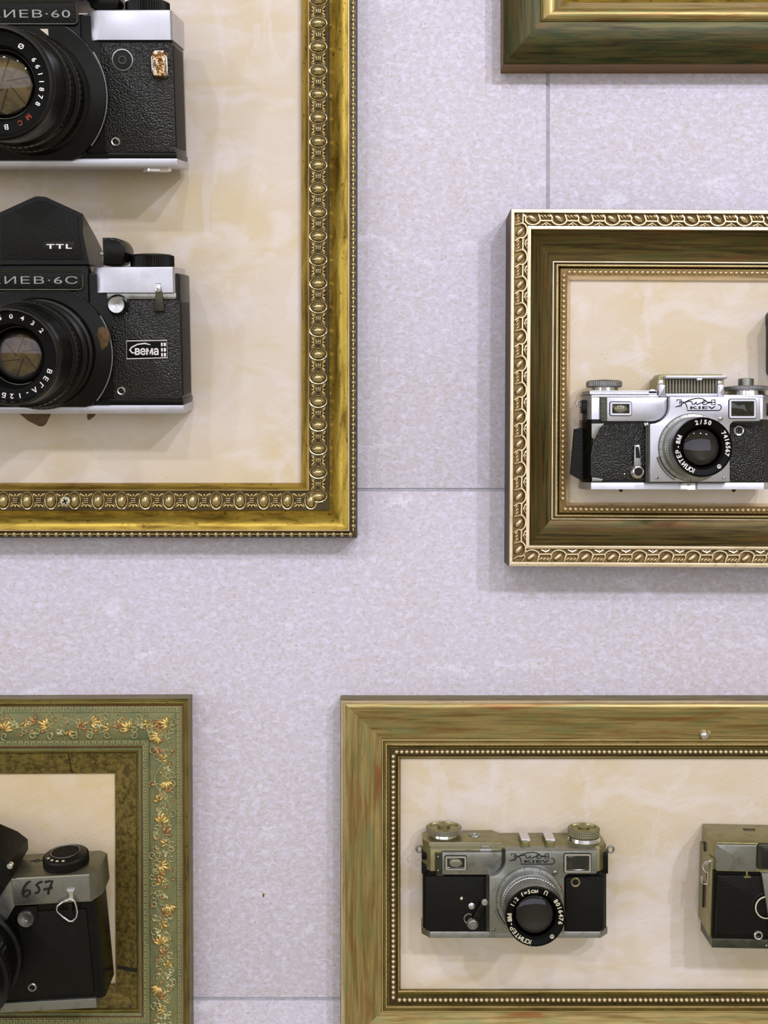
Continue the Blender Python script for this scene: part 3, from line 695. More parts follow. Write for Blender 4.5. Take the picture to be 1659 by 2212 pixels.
# film badge
P4 = dB.poly([(272, 777), (364, 774.5), (362, 733.5), (271.5, 735)], 4)
bd = dB.part('film_badge', MB().prism(P4, 0, 4, .6), 'black_ring', label='black badge with a white border and handwritten lettering')
ins = inset(P4, 1.6)
dB.part('badge_border', MB().tube([(x, y, 4.2) for x, y in ins], 1.15, 4, True), 'white_print', bd)
bx0, bx1, by0, by1 = dB.rect(272, 735, 364, 776, 4)
bwid, bhei = bx1 - bx0, by1 - by0
B = lambda fx, fy: (bx0 + bwid * fx, by1 - bhei * fy, 4.6)
g = MB()
g.tube([B(.58, .24), B(.45, .17), B(.27, .22), B(.13, .38), B(.09, .52), B(.14, .66), B(.24, .68)], [.9, 1.6, 1.4, 1.6, 2.1, 1.8, 1.0], 5)
g.text('вема', bx0 + bwid * .49, by0 + bhei * .46, 4.2, bhei * .62, (bwid * .56) / (glyphs('вема', .02, .95)[2] * bhei * .62), bold=.02, track=.95, ext=.9)
dB.part('lettering', g, 'white_print', bd)
g = MB()
for fy in (.22, .5, .76): g.box(B(.83, 0)[0], B(.83, 0)[0] + 3.4, B(0, fy)[1] - 3.5, B(0, fy)[1] + 3.5, 4, 4.9); g.box(B(.895, 0)[0], B(.895, 0)[0] + 4.4, B(0, fy)[1] - 3.5, B(0, fy)[1] + 3.5, 4, 4.9)
dB.part('film_perforations', g, 'white_print', bd)
dB.socket(262, 844, 9.5, 3)
def flap(d, name, pts, z0, z1, mat, label=None):
    return d.part(name, MB().prism(d.poly(pts, z1), z0, z1, .8), mat, label=label)
flap(dB, 'torn_leather', [(212, 708), (222, 705), (233, 710), (238, 727), (231, 748), (219, 757), (214, 738), (209, 722)], 8, 17, 'brown_leather', 'torn scrap of brown leather beside the lens')
flap(dB, 'leather_scrap', [(41, 893), (110, 893), (98, 917), (92, 921), (84, 921), (60, 909)], -40, -36, 'brown_leather', 'brown leather corner hanging below the base')
flap(dB, 'leather_scrap', [(188, 893), (207, 893), (203, 900), (192, 908), (188, 905)], -40, -36, 'brown_leather')
# ---- rangefinder cameras -------------------------------------------------------
def logo(d, u0, v0, sc_, z, mat, parent, dep=.7):
    """engraved word mark; coordinates measured on the plate"""
    P = lambda pts: [(*d.p(u0 + x * sc_, v0 + y * sc_, z), z) for x, y in pts]
    g = MB(); w = 1.15 * sc_ / .17 * .17 / .168
    L = [[(490, 402), (488, 378), (545, 378), (547, 462), (465, 470), (530, 448), (600, 405), (640, 385), (700, 366), (770, 358), (820, 366), (860, 390), (885, 410), (935, 408)],
         [(520, 395), (535, 405), (520, 430)], [(545, 405), (590, 412), (612, 450), (620, 480), (622, 515), (820, 516), (1030, 515), (1052, 498), (1060, 470), (1045, 445), (1015, 440)],
         [(600, 410), (640, 396), (672, 397), (682, 415), (690, 436), (708, 438), (728, 420), (738, 402), (736, 430), (752, 440), (780, 425), (815, 414), (850, 410), (856, 396), (838, 388), (822, 400), (818, 425), (835, 441), (862, 436), (890, 418), (935, 414)],
         [(980, 378), (935, 380), (934, 440), (985, 438), (984, 412), (940, 410), (978, 408), (980, 378)]]
    for l in L: g.tube(P(l), 1.0 * sc_ / .168, 4)
    a = P([(660, 497), (990, 460)])
    st = 'KIEV'; tw = glyphs(st, .03, 1.1)[2]; hh = (a[1][1] - a[0][1]) / .74
    g.text(st, (a[0][0] + a[1][0]) / 2, (a[0][1] + a[1][1]) / 2, z - .2, hh, (a[1][0] - a[0][0]) / (tw * hh), bold=.03, track=1.1, ext=.8)
    return d.part('lettering', g, mat, parent)
def rangefinder(d, q):
    k0 = d.k(); dep = q['depth']; met = q['metal']; PZ = 26
    X = lambda u, z=0: d.p(u, CY, z)[0]
    Y = lambda v, z=0: d.p(CX, v, z)[1]
    fx0, fx1, bx0, bx1 = X(q['fx'][0]), X(q['fx'][1]), X(q['bx'][0], -20), X(q['bx'][1], -20)
    def plan(g=0): return [(fx0 + g * .5, -g), (fx1 - g * .5, -g), (bx1 - g, -24), (bx1 - g, -dep + 20), (fx1 - g * .5, -dep), (fx0 + g * .5, -dep), (bx0 + g, -dep + 20), (bx0 + g, -24)]
    yd, yt, yb, ybb = Y(q['deck']), Y(q['lt']), Y(q['lb']), Y(q['bb'])
    d.part('base_plate', MB().prism(plan(), ybb, yb, 2, 'y'), met)
    d.part('body', MB().prism(plan(2.5), yb - 2, yt + 6, 0, 'y'), 'black_paint')
    d.part('top_cover', MB().prism(plan(3), yt, yd, 3, 'y'), q['deckmat'])
    # step of the deck on the left
    sx1 = X(q['step'], -4)
    d.part('deck_step', MB().prism([(fx0 - 2, -2), (sx1, -2), (sx1, -dep + 22), (sx1 - 12, -dep + 8), (bx0 + 10, -dep + 12), (bx0 + 2, -dep + 26), (bx0 + 2, -26)], yd, yd + 8, 2, 'y'), q['deckmat'])
    g = MB()
    for yy, zz in ((yd + 7, 0), (yd + 2, 1), (yd - 4, 0)): g.tube([(fx0, yy, zz - 1.5), (sx1 if yy > yd else fx1, yy, zz - 1.5)], 1.4, 6)
    d.part('deck_trim', g, 'bright_chrome')
    # leather
    for (nm, pts) in q['leather']:
        d.part('leather_panel', MB().prism(d.poly(pts, 1.5), -4, 1.8, 1.2), q['lmat'])
    # front plate
    P = lambda u, v: d.p(u, v, PZ)
    pl = q['plate']; (ax, at, bx, ab, sx, sv) = pl      # left, top, right shoulder, bottom, stem right, shoulder bottom
    def outline(g):
        pts = [P(q['stem'][0], ab), P(sx, ab), P(sx, sv + 12)]
        c = P(sx + 12, sv + 12)
        a0 = P(sx, sv + 12); a1 = P(sx + 12, sv)
        pts += [(c[0] - (c[0] - a0[0]) * math.cos(t * PI / 8), c[1] + (a1[1] - c[1]) * math.sin(t * PI / 8)) for t in range(1, 5)]
        pts += [P(bx - 3, sv), P(bx, sv - 3), P(bx, at), P(ax, at)]
        # concave sweep round the finder housing
        e0 = P(ax, q['sweep']); e1 = P(q['stem'][0], sv + 6)
        cc = (e1[0], e0[1])
        pts += [(cc[0] + (e0[0] - cc[0]) * math.cos(t * PI / 12), cc[1] + (e1[1] - cc[1]) * math.sin(t * PI / 12)) for t in range(0, 7)]
        return pts
    O = outline(0)
    fp = d.part('front_plate', MB().prism(O, -4, PZ, 2), met)
    sh = [(x - 5, y - 2) for x, y in O]
    d.part('plate_groove', MB().prism(sh, -4, 9, 0), 'dark_chrome', fp)
    # finder housing
    h = q['house']; hz = 10
    A, Bq = d.p(h[0], h[1], hz), d.p(h[2], h[3], hz); rad = q['hr']
    pts = [(A[0], Bq[1]), (Bq[0] - rad, Bq[1])] + [(Bq[0] - rad + rad * math.sin(t * PI / 12), Bq[1] + rad - rad * math.cos(t * PI / 12)) for t in range(1, 7)] + [(Bq[0], A[1]), (A[0], A[1])]
    hs = d.part('finder_housing', MB().prism(pts, -6, hz, 2), met)
    a = d.rect(q['hdark'], h[1], h[0], h[3], -2)
    sd = d.part('housing_end', MB().loft([(a[0], a[2]), (a[1] + 2, a[2]), (a[1] + 2, a[3]), (a[0], a[3])], -22, [(a[0] + 8, a[2]), (a[1] + 2, a[2]), (a[1] + 2, a[3]), (a[0] + 8, a[3])], 6), 'dark_chrome')
    for fy in (.2, .8): d.screw((q['hdark'] + h[0]) / 2 + 2, h[1] + (h[3] - h[1]) * fy, 2.6, 6, 'worn_chrome', sd)
    def window(r, z, par, glow):
        a = d.rect(*r, z); R0 = rr(a[0], a[2], a[1], a[3], 4); wf = q['wf']; R1 = rr(a[0] + wf, a[2] + wf, a[1] - wf, a[3] - wf, 1.2)
        m_ = MB(); n = len(R0)
        m_.add([(x, y, z - 4) for x, y in R0] + [(x, y, z + 3) for x, y in inset(R0, .8)] + [(x, y, z + 3) for x, y in R1] + [(x, y, z - 6) for x, y in R1],
               [(w * n + i, w * n + (i + 1) % n, (w + 1) * n + (i + 1) % n, (w + 1) * n + i) for w in range(3) for i in range(n)])
        w = d.part('finder_window', m_, 'satin_chrome' if not q.get('worn') else 'bright_chrome', par)
        d.part('window_pane', MB().prism(R1, z - 7, z + .6, .6), 'window_dark', par)
        d.part('window_gap', MB().tube([(x, y, z) for x, y in R0], .9, 4, True), 'black_print', par)
        if glow:
            cx = (a[0] + a[1]) / 2; yy = a[2] + (a[3] - a[2]) * .36; ww = (a[1] - a[0]) * .3
            d.part('finder_lens', MB().dome(cx, yy + 4, z + .3, ww, (a[3] - a[2]) * .3, 3, n=16, m=4), 'ribbed_glass', par, angle=80)
    window(q['w1'], hz, hs, True); window(q['w2'], PZ, fp, False)
    logo(d, *q['logo'], PZ + .3, 'black_print', fp)
    for (u, v, r) in q['screws']: d.screw(u, v, r, PZ, met if q.get('worn') else 'bright_chrome', fp)
    # winding knobs
    for (u, r, hb, ht, rb, nm) in q['knobs']:
        z = -dep * .52; base = yd + (8 if u < (fx0 + fx1) / 2 + CX and nm == 'winding_knob' else 0)
        x = d.p(u, q['deck'] - 20, z + 6)[0]
        o = d.part(nm, MB().lathe(x, z, [(rb, base - 2), (rb - 3, base + hb)], 'y', 40), 'bright_chrome')
        d.part('knurled_rim', MB().lathe(x, z, [(r - 3, base + hb), (r, base + hb + 2), (r, base + ht - 2), (r - 2, base + ht), (r - 6, base + ht + .5), (r - 8, base + ht - 3), (r * .42, base + ht - 3)], 'y', 96, cap0=True, knurl=1.1), q['kmat'], o, angle=20)
        d.part('knob_hub', MB().lathe(x, z, [(r * .36, base + ht - 3), (r * .36, base + ht + q['hub'].get(nm, 4)), (r * .24, base + ht + q['hub'].get(nm, 4) + 1.5), (.1, base + ht + q['hub'].get(nm, 4))], 'y', 24), q['kmat'], o)
        g = MB()
        for fy in (.3, .55, .8): g.tube([(x + (r + .3) * math.cos(i * PI / 20), base + hb + (ht - hb) * fy, z + (r + .3) * math.sin(i * PI / 20)) for i in range(40)], .7, 4, True)
        d.part('knob_groove', g, 'satin_chrome', o, angle=70)
    # lugs
    for (u, v) in q['lugs']:
        d.strap_ring(u, v, 6.5, -45, 2.2, 'bright_chrome' if not q.get('worn') else 'worn_chrome')
    # leather-side clips
    for (u0, v0, u1, v1) in q.get('clips', ()):
        a = d.rect(u0, v0, u1, v1, -14); d.part('side_clip', MB().box(*a, -40, -14, 2), 'black_paint')
    # lens
    mu, mv, p_ = q['lens']; z = PZ
    r0 = q['lr'] * d.k(PZ); r1 = q['fr'] * d.k(PZ + p_)
    x, y = d.p(mu, mv, PZ)
    mt = d.part('lens_mount', MB().lathe(x, y, [(r0, PZ - 2), (r0, PZ + 5), (r0 - 1.5, PZ + 7), (r0 - 7, PZ + 8), (r0 - 7, PZ + 12)], n=72, cap1=True), q['lm'])
    g = MB()
    for i in range(26):
        t = math.radians(100 + i * 13.8 * (1 if i < 14 else 1)); a, b = r0 - 6, r0 - (2 if i % 3 else .8)
        g.tube([(x + a * math.cos(t), y + a * math.sin(t), PZ + 7.6), (x + b * math.cos(t), y + b * math.sin(t), PZ + 6.9)], .55, 4)
    for i, st in enumerate(('∞', '20', '10', '6', '4', '3', '2', '1.5', '1.2', '1')):
        t = math.radians(95 + i * 24); g.text(st, x + (r0 - 12) * math.cos(t), y + (r0 - 12) * math.sin(t), PZ + 12, 5.5, rot=t - PI / 2)
    d.part('distance_scale', g, 'black_print', mt)
    tab = math.radians(218); d.part('mount_tab', MB().tube([(x + (r0 + 3) * math.cos(tab + i * .1), y + (r0 + 3) * math.sin(tab + i * .1), PZ + 3) for i in range(-4, 5)], 3.2, 6), q['lm'], mt)
    e = PZ + p_
    prof = [(r0 - 8, PZ + 8), (r0 - 8.5, PZ + p_ * .30), (r0 - 11, PZ + p_ * .32), (r0 - 11, PZ + p_ * .5), (r0 - 9, PZ + p_ * .54), (r0 - 9.5, PZ + p_ * .72), (r1 + 1.2, PZ + p_ * .78), (r1 + 2, PZ + p_ * .86), (r1 + .5, e - 6)]
    lb = d.part('lens', MB().lathe(x, y, prof, n=72, cap1=False), q['lm'], angle=25)
    d.part('focus_ring', MB().lathe(x, y, [(r0 - 10, PZ + p_ * .36), (r0 - 8.3, PZ + p_ * .37), (r0 - 8.3, PZ + p_ * .47), (r0 - 10, PZ + p_ * .48)], n=140, knurl=1.2, cap1=False), q['lm'], lb, angle=15)
    gr = q['gr'] * d.k(e)
    d.part('name_ring', MB().lathe(x, y, [(r1 + .5, e - 6), (r1, e - 1), (r1 - 1.5, e), (r1 - 3, e - 2), (gr * 1.14, e - 5), (gr * 1.03, e - 10), (gr, e - 24)], n=72, cap1=False), 'black_ring', lb, angle=20)
    d.part('rear_element', MB().lathe(x, y, [(gr * 1.02, e - 18), (gr * .98, e - 26), (gr * .8, e - 30)], n=48), 'lens_back', lb)
    d.part('inner_ring', MB().tube([(x + gr * .82 * math.cos(i * PI / 20), y + gr * .82 * math.sin(i * PI / 20), e - 27) for i in range(40)], .9, 5, True), 'dark_chrome', lb, angle=70)
    d.part('front_glass', MB().dome(x, y, e - 15, gr, gr, 10, n=40, m=8), 'lens_glass', lb, angle=80)
    tr = (r1 - 3 + gr * 1.14) / 2
    for (st, size, a0, a1, sx, mt_) in q['texts']:
        d.part('lettering', MB().ring_text(st, x, y, e - 2.2, tr, size, a0, a1, sx, .03), mt_, lb)
    g = MB(); t = math.radians(q['mark']); e += 1.5; cx, cy = x + tr * math.sin(t), y + tr * math.cos(t)
    g.tube([(cx + 3.6 * math.cos(i * PI / 6), cy + 3.6 * math.sin(i * PI / 6), e - 3) for i in range(12)], .8, 4, True); g.tube([(cx - 2.5, cy - 1, e - 3), (cx + 2.5, cy - 1, e - 3)], .7, 4); g.tube([(cx, cy + 2.6, e - 3), (cx, cy - 2.6, e - 3)], .7, 4)
    d.part('maker_mark', g, 'white_print' if not q.get('worn') else 'cream_print', lb)
    return fp, X, Y, yd
dC = Dev('rangefinder_camera', 'bright silver and black rangefinder camera with light meter in the ornate frame', 1460, 950, 132)
fpC, XC, YC, ydC = rangefinder(dC, dict(depth=95, metal='satin_chrome', deckmat='satin_chrome', lmat='leatherette', kmat='worn_chrome', fx=(1277, 1650), bx=(1258, 1668), deck=852, lt=912, lb=1042, bb=1057,
    step=1418, leather=[('l', [(1283, 938), (1292, 922), (1315, 915), (1390, 914), (1398, 960), (1404, 1040), (1350, 1036), (1300, 1038), (1276, 1030), (1276, 985)]),
                        ('r', [(1578, 914), (1600, 917), (1640, 921), (1652, 920), (1652, 1040), (1577, 1040)])],
    plate=(1447, 857, 1643, 1041, 1577, 910), stem=(1404,), sweep=878, house=(1311, 858, 1441, 910), hr=30, hdark=1289, w1=(1317, 868, 1364, 898), w2=(1574, 862, 1633, 904), wf=4.5,
    logo=(1380, 800, 1 / 5.946), screws=[(1419, 1033, 4), (1564, 1033, 4), (1555.6, 905.7, 6)],
    knobs=[(1306, 37, 17, 31, 33, 'winding_knob'), (1613, 45, 10, 19, 42, 'rewind_knob')], hub={'rewind_knob': 16, 'winding_knob': 1}, lugs=[(1253, 872), (1676, 872)], clips=[(1258, 864, 1286, 892), (1262, 892, 1284, 914), (1648, 870, 1670, 898)],
    lens=(1495, 967, 84), lr=74, fr=64, gr=43, lm='worn_chrome', mark=140,
    texts=[('2/50', 12, -14, 16, 1, LT), ('7416567', 12, 56, 107, 1, LT), ('ЮПИТЕР-8М', 12, 206, 292, 1, LT)]))
# bare metal strips beside the peeling leather
for pts, mt in (([(1278, 915), (1306, 915), (1296, 925), (1284, 950), (1278, 945)], 'worn_chrome'), ([(1391, 913), (1400, 913), (1404, 925), (1402, 962), (1398, 940)], 'bright_chrome'), ([(1279, 1031), (1303, 1035), (1300, 1040), (1279, 1040)], 'worn_chrome')):
    dC.part('bare_metal', MB().prism(dC.poly(pts, 2.4), -2, 2.4, .6), mt)
fl = dC.poly([(1240, 927), (1261, 923), (1263, 1040), (1254, 1037), (1232, 1024)], -30)
dC.part('peeling_leather', MB().loft(fl, -36, [(x + 1, y) for x, y in fl], -28), 'leatherette_fine', label='black leather peeling off the end of the body')
# light meter housing
a = dC.rect(1423, 808, 1565, 857, -8)
mh = dC.part('meter_housing', MB().loft([(a[0] - 2, a[2] - 2), (a[1], a[2] - 2), (a[1], a[3] - 8), (a[1] - 8, a[3] + 2), (a[0] + 8, a[3] + 2), (a[0] - 2, a[3] - 10)], -82, [(a[0], a[2] - 2), (a[1], a[2] - 2), (a[1], a[3] - 5), (a[1] - 5, a[3]), (a[0] + 5, a[3]), (a[0], a[3] - 5)], -10), 'olive_chrome')
for (u0, u1) in ((1423, 1438), (1550, 1565)):
    b = dC.rect(u0, 831, u1, 857, 4); dC.part('hinge_post', MB().prism(rr(*[b[0], b[2], b[1], b[3]], 2), -12, 4, 2), 'satin_chrome', mh)
    c = dC.rect(u0 + 1, 820, u1 - 3, 832, 0); dC.part('hinge_arm', MB().prism(rr(c[0], c[2], c[1], c[3], 3), -12, 0, 2), 'bright_chrome', mh)
b = dC.rect(1438, 850, 1551, 857, 2); dC.part('meter_sill', MB().box(*b, -12, 2, 1), 'satin_chrome', mh)
b = dC.rect(1438, 819, 1551, 850, -6); dC.part('meter_recess', MB().box(*b, -12, -9.5), 'black_metal', mh)
nr = 17; wd_ = (b[1] - b[0]) / nr
for i in range(nr):
    xx = b[0] + wd_ * (i + .5); g = MB()
    g.prism([(xx + wd_ * .46 * math.cos(t * PI / 6), -9.5 + 5 * math.sin(t * PI / 6)) for t in range(7)], b[2] + 1, b[3] - 1, 0, 'y')
    dC.part('glass_rib', g, 'ribbed_glass', mh, angle=60)
b = dC.rect(1438, 811, 1571, 818, 12)
dC.part('meter_flap', MB().prism(rr(b[0], b[2], b[1], b[3], 2), -70, 12, 1.5), 'satin_chrome', mh)
b = dC.rect(1505, 817, 1517, 822, 12); dC.part('flap_catch', MB().box(*b, 6, 13, 1), 'satin_chrome', mh)
for u in (1487, 1540):
    b = dC.rect(u - 7, 806, u + 7, 811, -10); dC.part('flap_screw', MB().lathe((b[0] + b[1]) / 2, -30, [(7, b[2]), (6, b[2] + 3), (.1, b[3] + 1)], 'y', 16), 'bright_chrome', mh)
# focusing wheel
x, y = dC.p(1409, 850, -6); dC.part('focus_wheel', MB().lathe(x, y, [(9, -14), (9.5, -13), (9.5, -3), (9, -2), (.1, -2)], n=36, knurl=1), 'bright_chrome', angle=20)
# self timer
def timer(d, pu, pv, pr, tu, tv, w0, w1, mats, z=10):
    x, y = d.p(pu, pv, z); tx, ty = d.p(tu, tv, z); dv = Vector((tx - x, ty - y)); n = Vector((-dv.y, dv.x)).normalized()
    pts = [(x + n.x * w0, y + n.y * w0), (x - n.x * w0, y - n.y * w0), (tx - n.x * w1, ty - n.y * w1), (tx + n.x * w1, ty + n.y * w1)]
    o = d.part('self_timer_lever', MB().prism(pts, 3, z, 1.5), mats[0])
    d.part('lever_pivot', MB().lathe(x, y, [(pr + 3, -2), (pr + 3, z - 2), (pr, z + 2), (pr, z + 4), (pr * .75, z + 5), (pr * .68, z + 2), (.1, z + 2)], n=32), mats[1], o)
    return o, x, y, tx, ty
o, x, y, tx, ty = timer(dC, 1378, 1019, 11.5, 1376, 961, 8.5, 5.5, ('worn_chrome', 'bright_chrome'))
dC.part('lever_inlay', MB().prism([(tx - 3, ty - 4), (tx + 3, ty - 4), (x + 5, y + 28), (x - 4, y + 28)], 9, 10.8), 'black_paint', o)
dC.part('pivot_core', MB().lathe(x, y, [(8, 11), (8, 13), (.1, 13)], n=24), 'black_metal', o)
b = dC.p(1349, 1024, 3); dC.part('latch_pin', MB().dome(*b, 2, 2.5, 2, 2, n=8, m=2), 'bright_chrome')
x, y = dC.p(1596.6, 930, 6)
o = dC.part('viewfinder_ring', MB().lathe(x, y, [(11, -1), (11, 5), (9.5, 6.5), (7.5, 6), (7, 1)], n=32, cap1=False), 'bright_chrome'); dC.part('hole', MB().lathe(x, y, [(7.4, 1), (.1, 1)], n=20), 'black_deep', o)
b = dC.rect(1469, 1043, 1508, 1058, 8); dC.part('tripod_foot', MB().prism([(b[0], -30), (b[0], 4), (b[0] + 14, 12), (b[1] - 6, 10), (b[1], 2), (b[1], -30)], b[2], b[3], 1, 'y'), 'bright_chrome')
for u in (1342, 1586):
    b = dC.p(u, 1060, -10); dC.part('base_stud', MB().dome(b[0], b[1] + 1, -14, 4, 4, 8, n=10, m=2), 'black_metal')
# ---- lower rangefinder ---------------------------------------------------------
dD = Dev('rangefinder_camera', 'worn grey and black rangefinder camera with accessory shoe at the bottom of the wall', 1112, 1930, 125)
fpD, XD, YD, ydD = rangefinder(dD, dict(depth=95, worn=True, metal='worn_chrome', deckmat='olive_chrome', lmat='leatherette_fine', kmat='olive_chrome', fx=(929, 1297), bx=(911, 1313), deck=1829, lt=1889, lb=2012, bb=2026,
    step=1083, leather=[('l', [(920, 1893), (1054, 1893), (1056, 2010), (920, 2010)]), ('r', [(1222, 1893), (1304, 1893), (1304, 2010), (1222, 2010)])],
    plate=(1092, 1838, 1290, 2017, 1219, 1888), stem=(1057,), sweep=1858, house=(955, 1841, 1085, 1890), hr=30, hdark=934, w1=(961, 1848, 1008, 1880), w2=(1218, 1843, 1277, 1885), wf=4.5,
    logo=(1024, 1782, 1 / 6.08), screws=[(1066, 2009, 4), (1212, 2009, 4), (1199, 1885.6, 6)],
    knobs=[(959, 37, 15, 28, 30, 'winding_knob'), (1262, 33, 7, 26, 36, 'rewind_knob')], hub={'rewind_knob': 1, 'winding_knob': 3}, lugs=[(906, 1834), (1319, 1835)], clips=[(911, 1842, 935, 1858), (911, 1868, 934, 1888), (1297, 1842, 1314, 1888)],
    lens=(1144, 1943, 95), lr=73, fr=64, gr=45, lm='worn_chrome', mark=140,
    texts=[('1:2 f=5см', 11, -63, 2, 1, 'cream_print'), ('П', 11, 24, 24, 1, 'cream_print'), ('8016476', 12, 53, 104, 1, 'cream_print'), ('ЮПИТЕР-8М', 12, 196, 272, 1, 'cream_print')]))
for (u0, u1) in ((1128, 1142), (1181, 1196)):
    a, b = XD(u0, -8), XD(u1, -8); o = dD.part('accessory_shoe', MB().prism([(a, ydD - 1), (b, ydD - 1), (b, ydD + 11), (a, ydD + 11)], -74, -10, 1.5), 'olive_chrome')
    dD.part('shoe_lip', MB().prism([(a - 2, ydD + 9), (b + 3, ydD + 9), (b + 3, ydD + 13), (a - 2, ydD + 13)], -76, -8, 1), 'bright_chrome', o)
x = XD(1026, -50); g = MB().lathe(x, -52, [(14, ydD + 7), (13, ydD + 9.5), (5, ydD + 10), (4, ydD + 8), (.1, ydD + 8)], 'y', 28)
dD.part('shutter_button', g, 'worn_chrome')
x, y = dD.p(1049, 1836, -6); dD.part('focus_wheel', MB().lathe(x, y, [(12, -14), (12.5, -13), (12.5, -3), (12, -2), (.1, -2)], n=40, knurl=1), 'bright_chrome', angle=20)
o, x, y, tx, ty = timer(dD, 1021.4, 1996.5, 9.5, 1047, 1948, 8, 5, ('black_metal', 'worn_chrome'))
dD.part('lever_tip', MB().lathe(tx, ty, [(7.5, 4), (7.5, 12), (6.5, 13.5), (.1, 14.5)], n=28), 'brushed_disc', o)
b = dD.p(1018.6, 1956, 4); dD.part('release_pin', MB().lathe(*b, [(6.8, -2), (6.8, 8), (5.6, 9), (.1, 10)], n=24), 'brushed_disc')
b = dD.p(1013, 1986, 3); dD.part('winding_arc', MB().tube([(b[0] + 10 * math.cos(math.radians(t)), b[1] + 10 * math.sin(math.radians(t)) + 2, 5) for t in range(60, 260, 15)], 1.8, 5), 'worn_chrome')
b = dD.p(997, 1941, 3); dD.part('latch_pin', MB().dome(*b, 2, 3, 3.6, 2, rot=-.5, n=8, m=2), 'cream_print')
x, y = dD.p(1243, 1906, 4)
o = dD.part('viewfinder_ring', MB().lathe(x, y, [(10, -1), (10, 4), (8.5, 5), (6.5, 4.5), (6, 1)], n=32, cap1=False), 'olive_chrome'); dD.part('hole', MB().lathe(x, y, [(6.4, 1), (.1, 1)], n=20), 'black_metal', o)
b = dD.p(1212, 1916, 28); dD.part('index_dot', MB().dome(b[0], b[1], 26, 2.6, 2.6, 1.5, n=8, m=2), 'red_print')
# ---- boxy camera at the right edge ---------------------------------------------
dE = Dev('viewfinder_camera', 'boxy black and silver camera cut off at the lower right edge', 1690, 1930, 150, pitch=1, roll=-1.2)
X = lambda u, z=0: dE.p(u, 1930, z)[0]
Y = lambda v, z=0: dE.p(1690, v, z)[1]
x0, x1 = X(1541), X(1850); dep = 118
yt, yd, yb, ybb = Y(1883), Y(1823), Y(2030), Y(2050)
bl0 = 20
dE.part('body', MB().prism([(x0, -2), (x1, -2), (x1 + 5, -30), (x1, -dep), (x0 + 4, -dep), (x0 - 3, -30)], yb, yt, 0, 'y'), 'black_paint')
dE.part('side_plate', MB().prism([(x0 - 4.5, -8), (x0 + 6, -8), (x0 + 6, -dep + 4), (x0 + 1, -dep + 4)], yb, yt + 22, 1, 'y'), 'olive_chrome', label='olive end plate')
for (va, vb) in ((1842, 1862), (1930, 1986)):
    dE.part('side_slot', MB().box(x0 - 6, x0 - 3.4, Y(vb), Y(va), -62, -54), 'black_deep')
dE.part('base_plate', MB().prism([(x0, 0), (x1, 0), (x1, -dep + 30), (x0, -dep + 30)], ybb, yb, 2.5, 'y'), 'dark_chrome')
dE.part('base_bevel', MB().add([(x0 + 3, yb + 26, -dep), (x0 + 2, ybb + 2, -8), (x1, ybb + 2, -8), (x1, yb + 26, -dep), (x0 + 2, yb + 26, -8), (x1, yb + 26, -8)], [(0, 1, 2, 3), (0, 4, 1), (3, 2, 5), (0, 3, 5, 4), (4, 5, 2, 1)]), 'olive_chrome')
cxx = X(1549)
tp = [(cxx - 3, 3), (x1 - 5, 3), (x1 + 4, -26), (x1, -dep), (x0 + 6, -dep), (x0 - 3, -40)]
tc_ = dE.part('top_cover', MB().prism(tp, yt, yd + 2, 3, 'y'), 'olive_chrome')
fa = dE.rect(1548, 1825, 1634, 1882, 5); dE.part('cover_front', MB().prism(rr(fa[0], fa[2], fa[1], fa[3], 2), 0, 5, 1.5), 'worn_chrome', tc_)
dE.part('cover_edge', MB().tube([(fa[0] + 2, fa[3] + .5, 3.5), (fa[1] - 2, fa[3] + .5, 3.5)], 2, 6), 'bright_chrome', tc_)
b = X(1618, -70); dE.part('deck_slot', MB().box(b - 12, b + 12, yd + 1, yd + 4, -84, -78, 1), 'dark_chrome', tc_)
la = dE.rect(1549, 1892, 1790, 2024, 2); dE.part('leather_panel', MB().prism(rr(la[0], la[2], la[1], la[3], 3), -4, 1.5, 1.2), 'leatherette_fine')
g = MB(); g.tube([(la[0], la[2], 1), (la[0], la[3], 1), (la[1], la[3], 1)], .8, 4); dE.part('panel_edge', g, 'dark_chrome')
wn = dE.rect(1637, 1823, 1760, 1881, 8)
w = dE.part('finder_surround', MB().prism(rr(wn[0], wn[2], wn[1], wn[3], 5), -10, 9, 3), 'dark_chrome', tc_)
dE.part('finder_window', MB().prism(rr(wn[0] + 8, wn[2] + 4, wn[1] - 8, wn[3] - 9, 3), 4, 10, 1), 'black_deep', tc_)
fp = dE.poly([(1645, 1886), (1800, 1886), (1786, 2010), (1664, 2010)], 10); fpl = dE.part('front_plate', MB().prism(fp, -2, 10, 2), 'worn_chrome')
x, y = dE.p(1722, 1955, 10)
o = dE.part('lens', MB().lathe(x, y, [(56, 8), (56, 24), (52, 26), (52, 44), (48, 46), (46, 60), (40, 60), (34, 54), (30, 52)], n=48, cap1=False), 'worn_chrome')
dE.part('front_glass', MB().dome(x, y, 50, 30, 30, 8, n=32, m=6), 'window_dark', o, angle=80)
x, y = dE.p(1656, 1961, 8)
o = dE.part('timer_wheel', MB().lathe(x, y, [(30, -1), (30, 2), (25, 3), (24, 7), (20, 7), (19, 3), (.1, 3)], n=36), 'black_metal')
dE.part('wheel_rim', MB().tube([(x + 22 * math.cos(i * PI / 16), y + 22 * math.sin(i * PI / 16), 7) for i in range(32)], 1.5, 5, True), 'cream_print', o, angle=70)
dE.socket(1638, 2020, 10, 2)
b = dE.p(1656, 2043, 3); dE.part('base_screw', MB().dome(*b, 1, 2.5, 2.5, 2, n=8, m=2), 'bright_chrome')
b = dE.rect(1608, 1882, 1622, 1897, 5); dE.part('catch', MB().box(b[0] + 4, b[1] - 6, b[2], b[3], -2, 4, 1).box(b[0], b[1], b[2], b[2] + 3, -2, 4), 'olive_chrome')
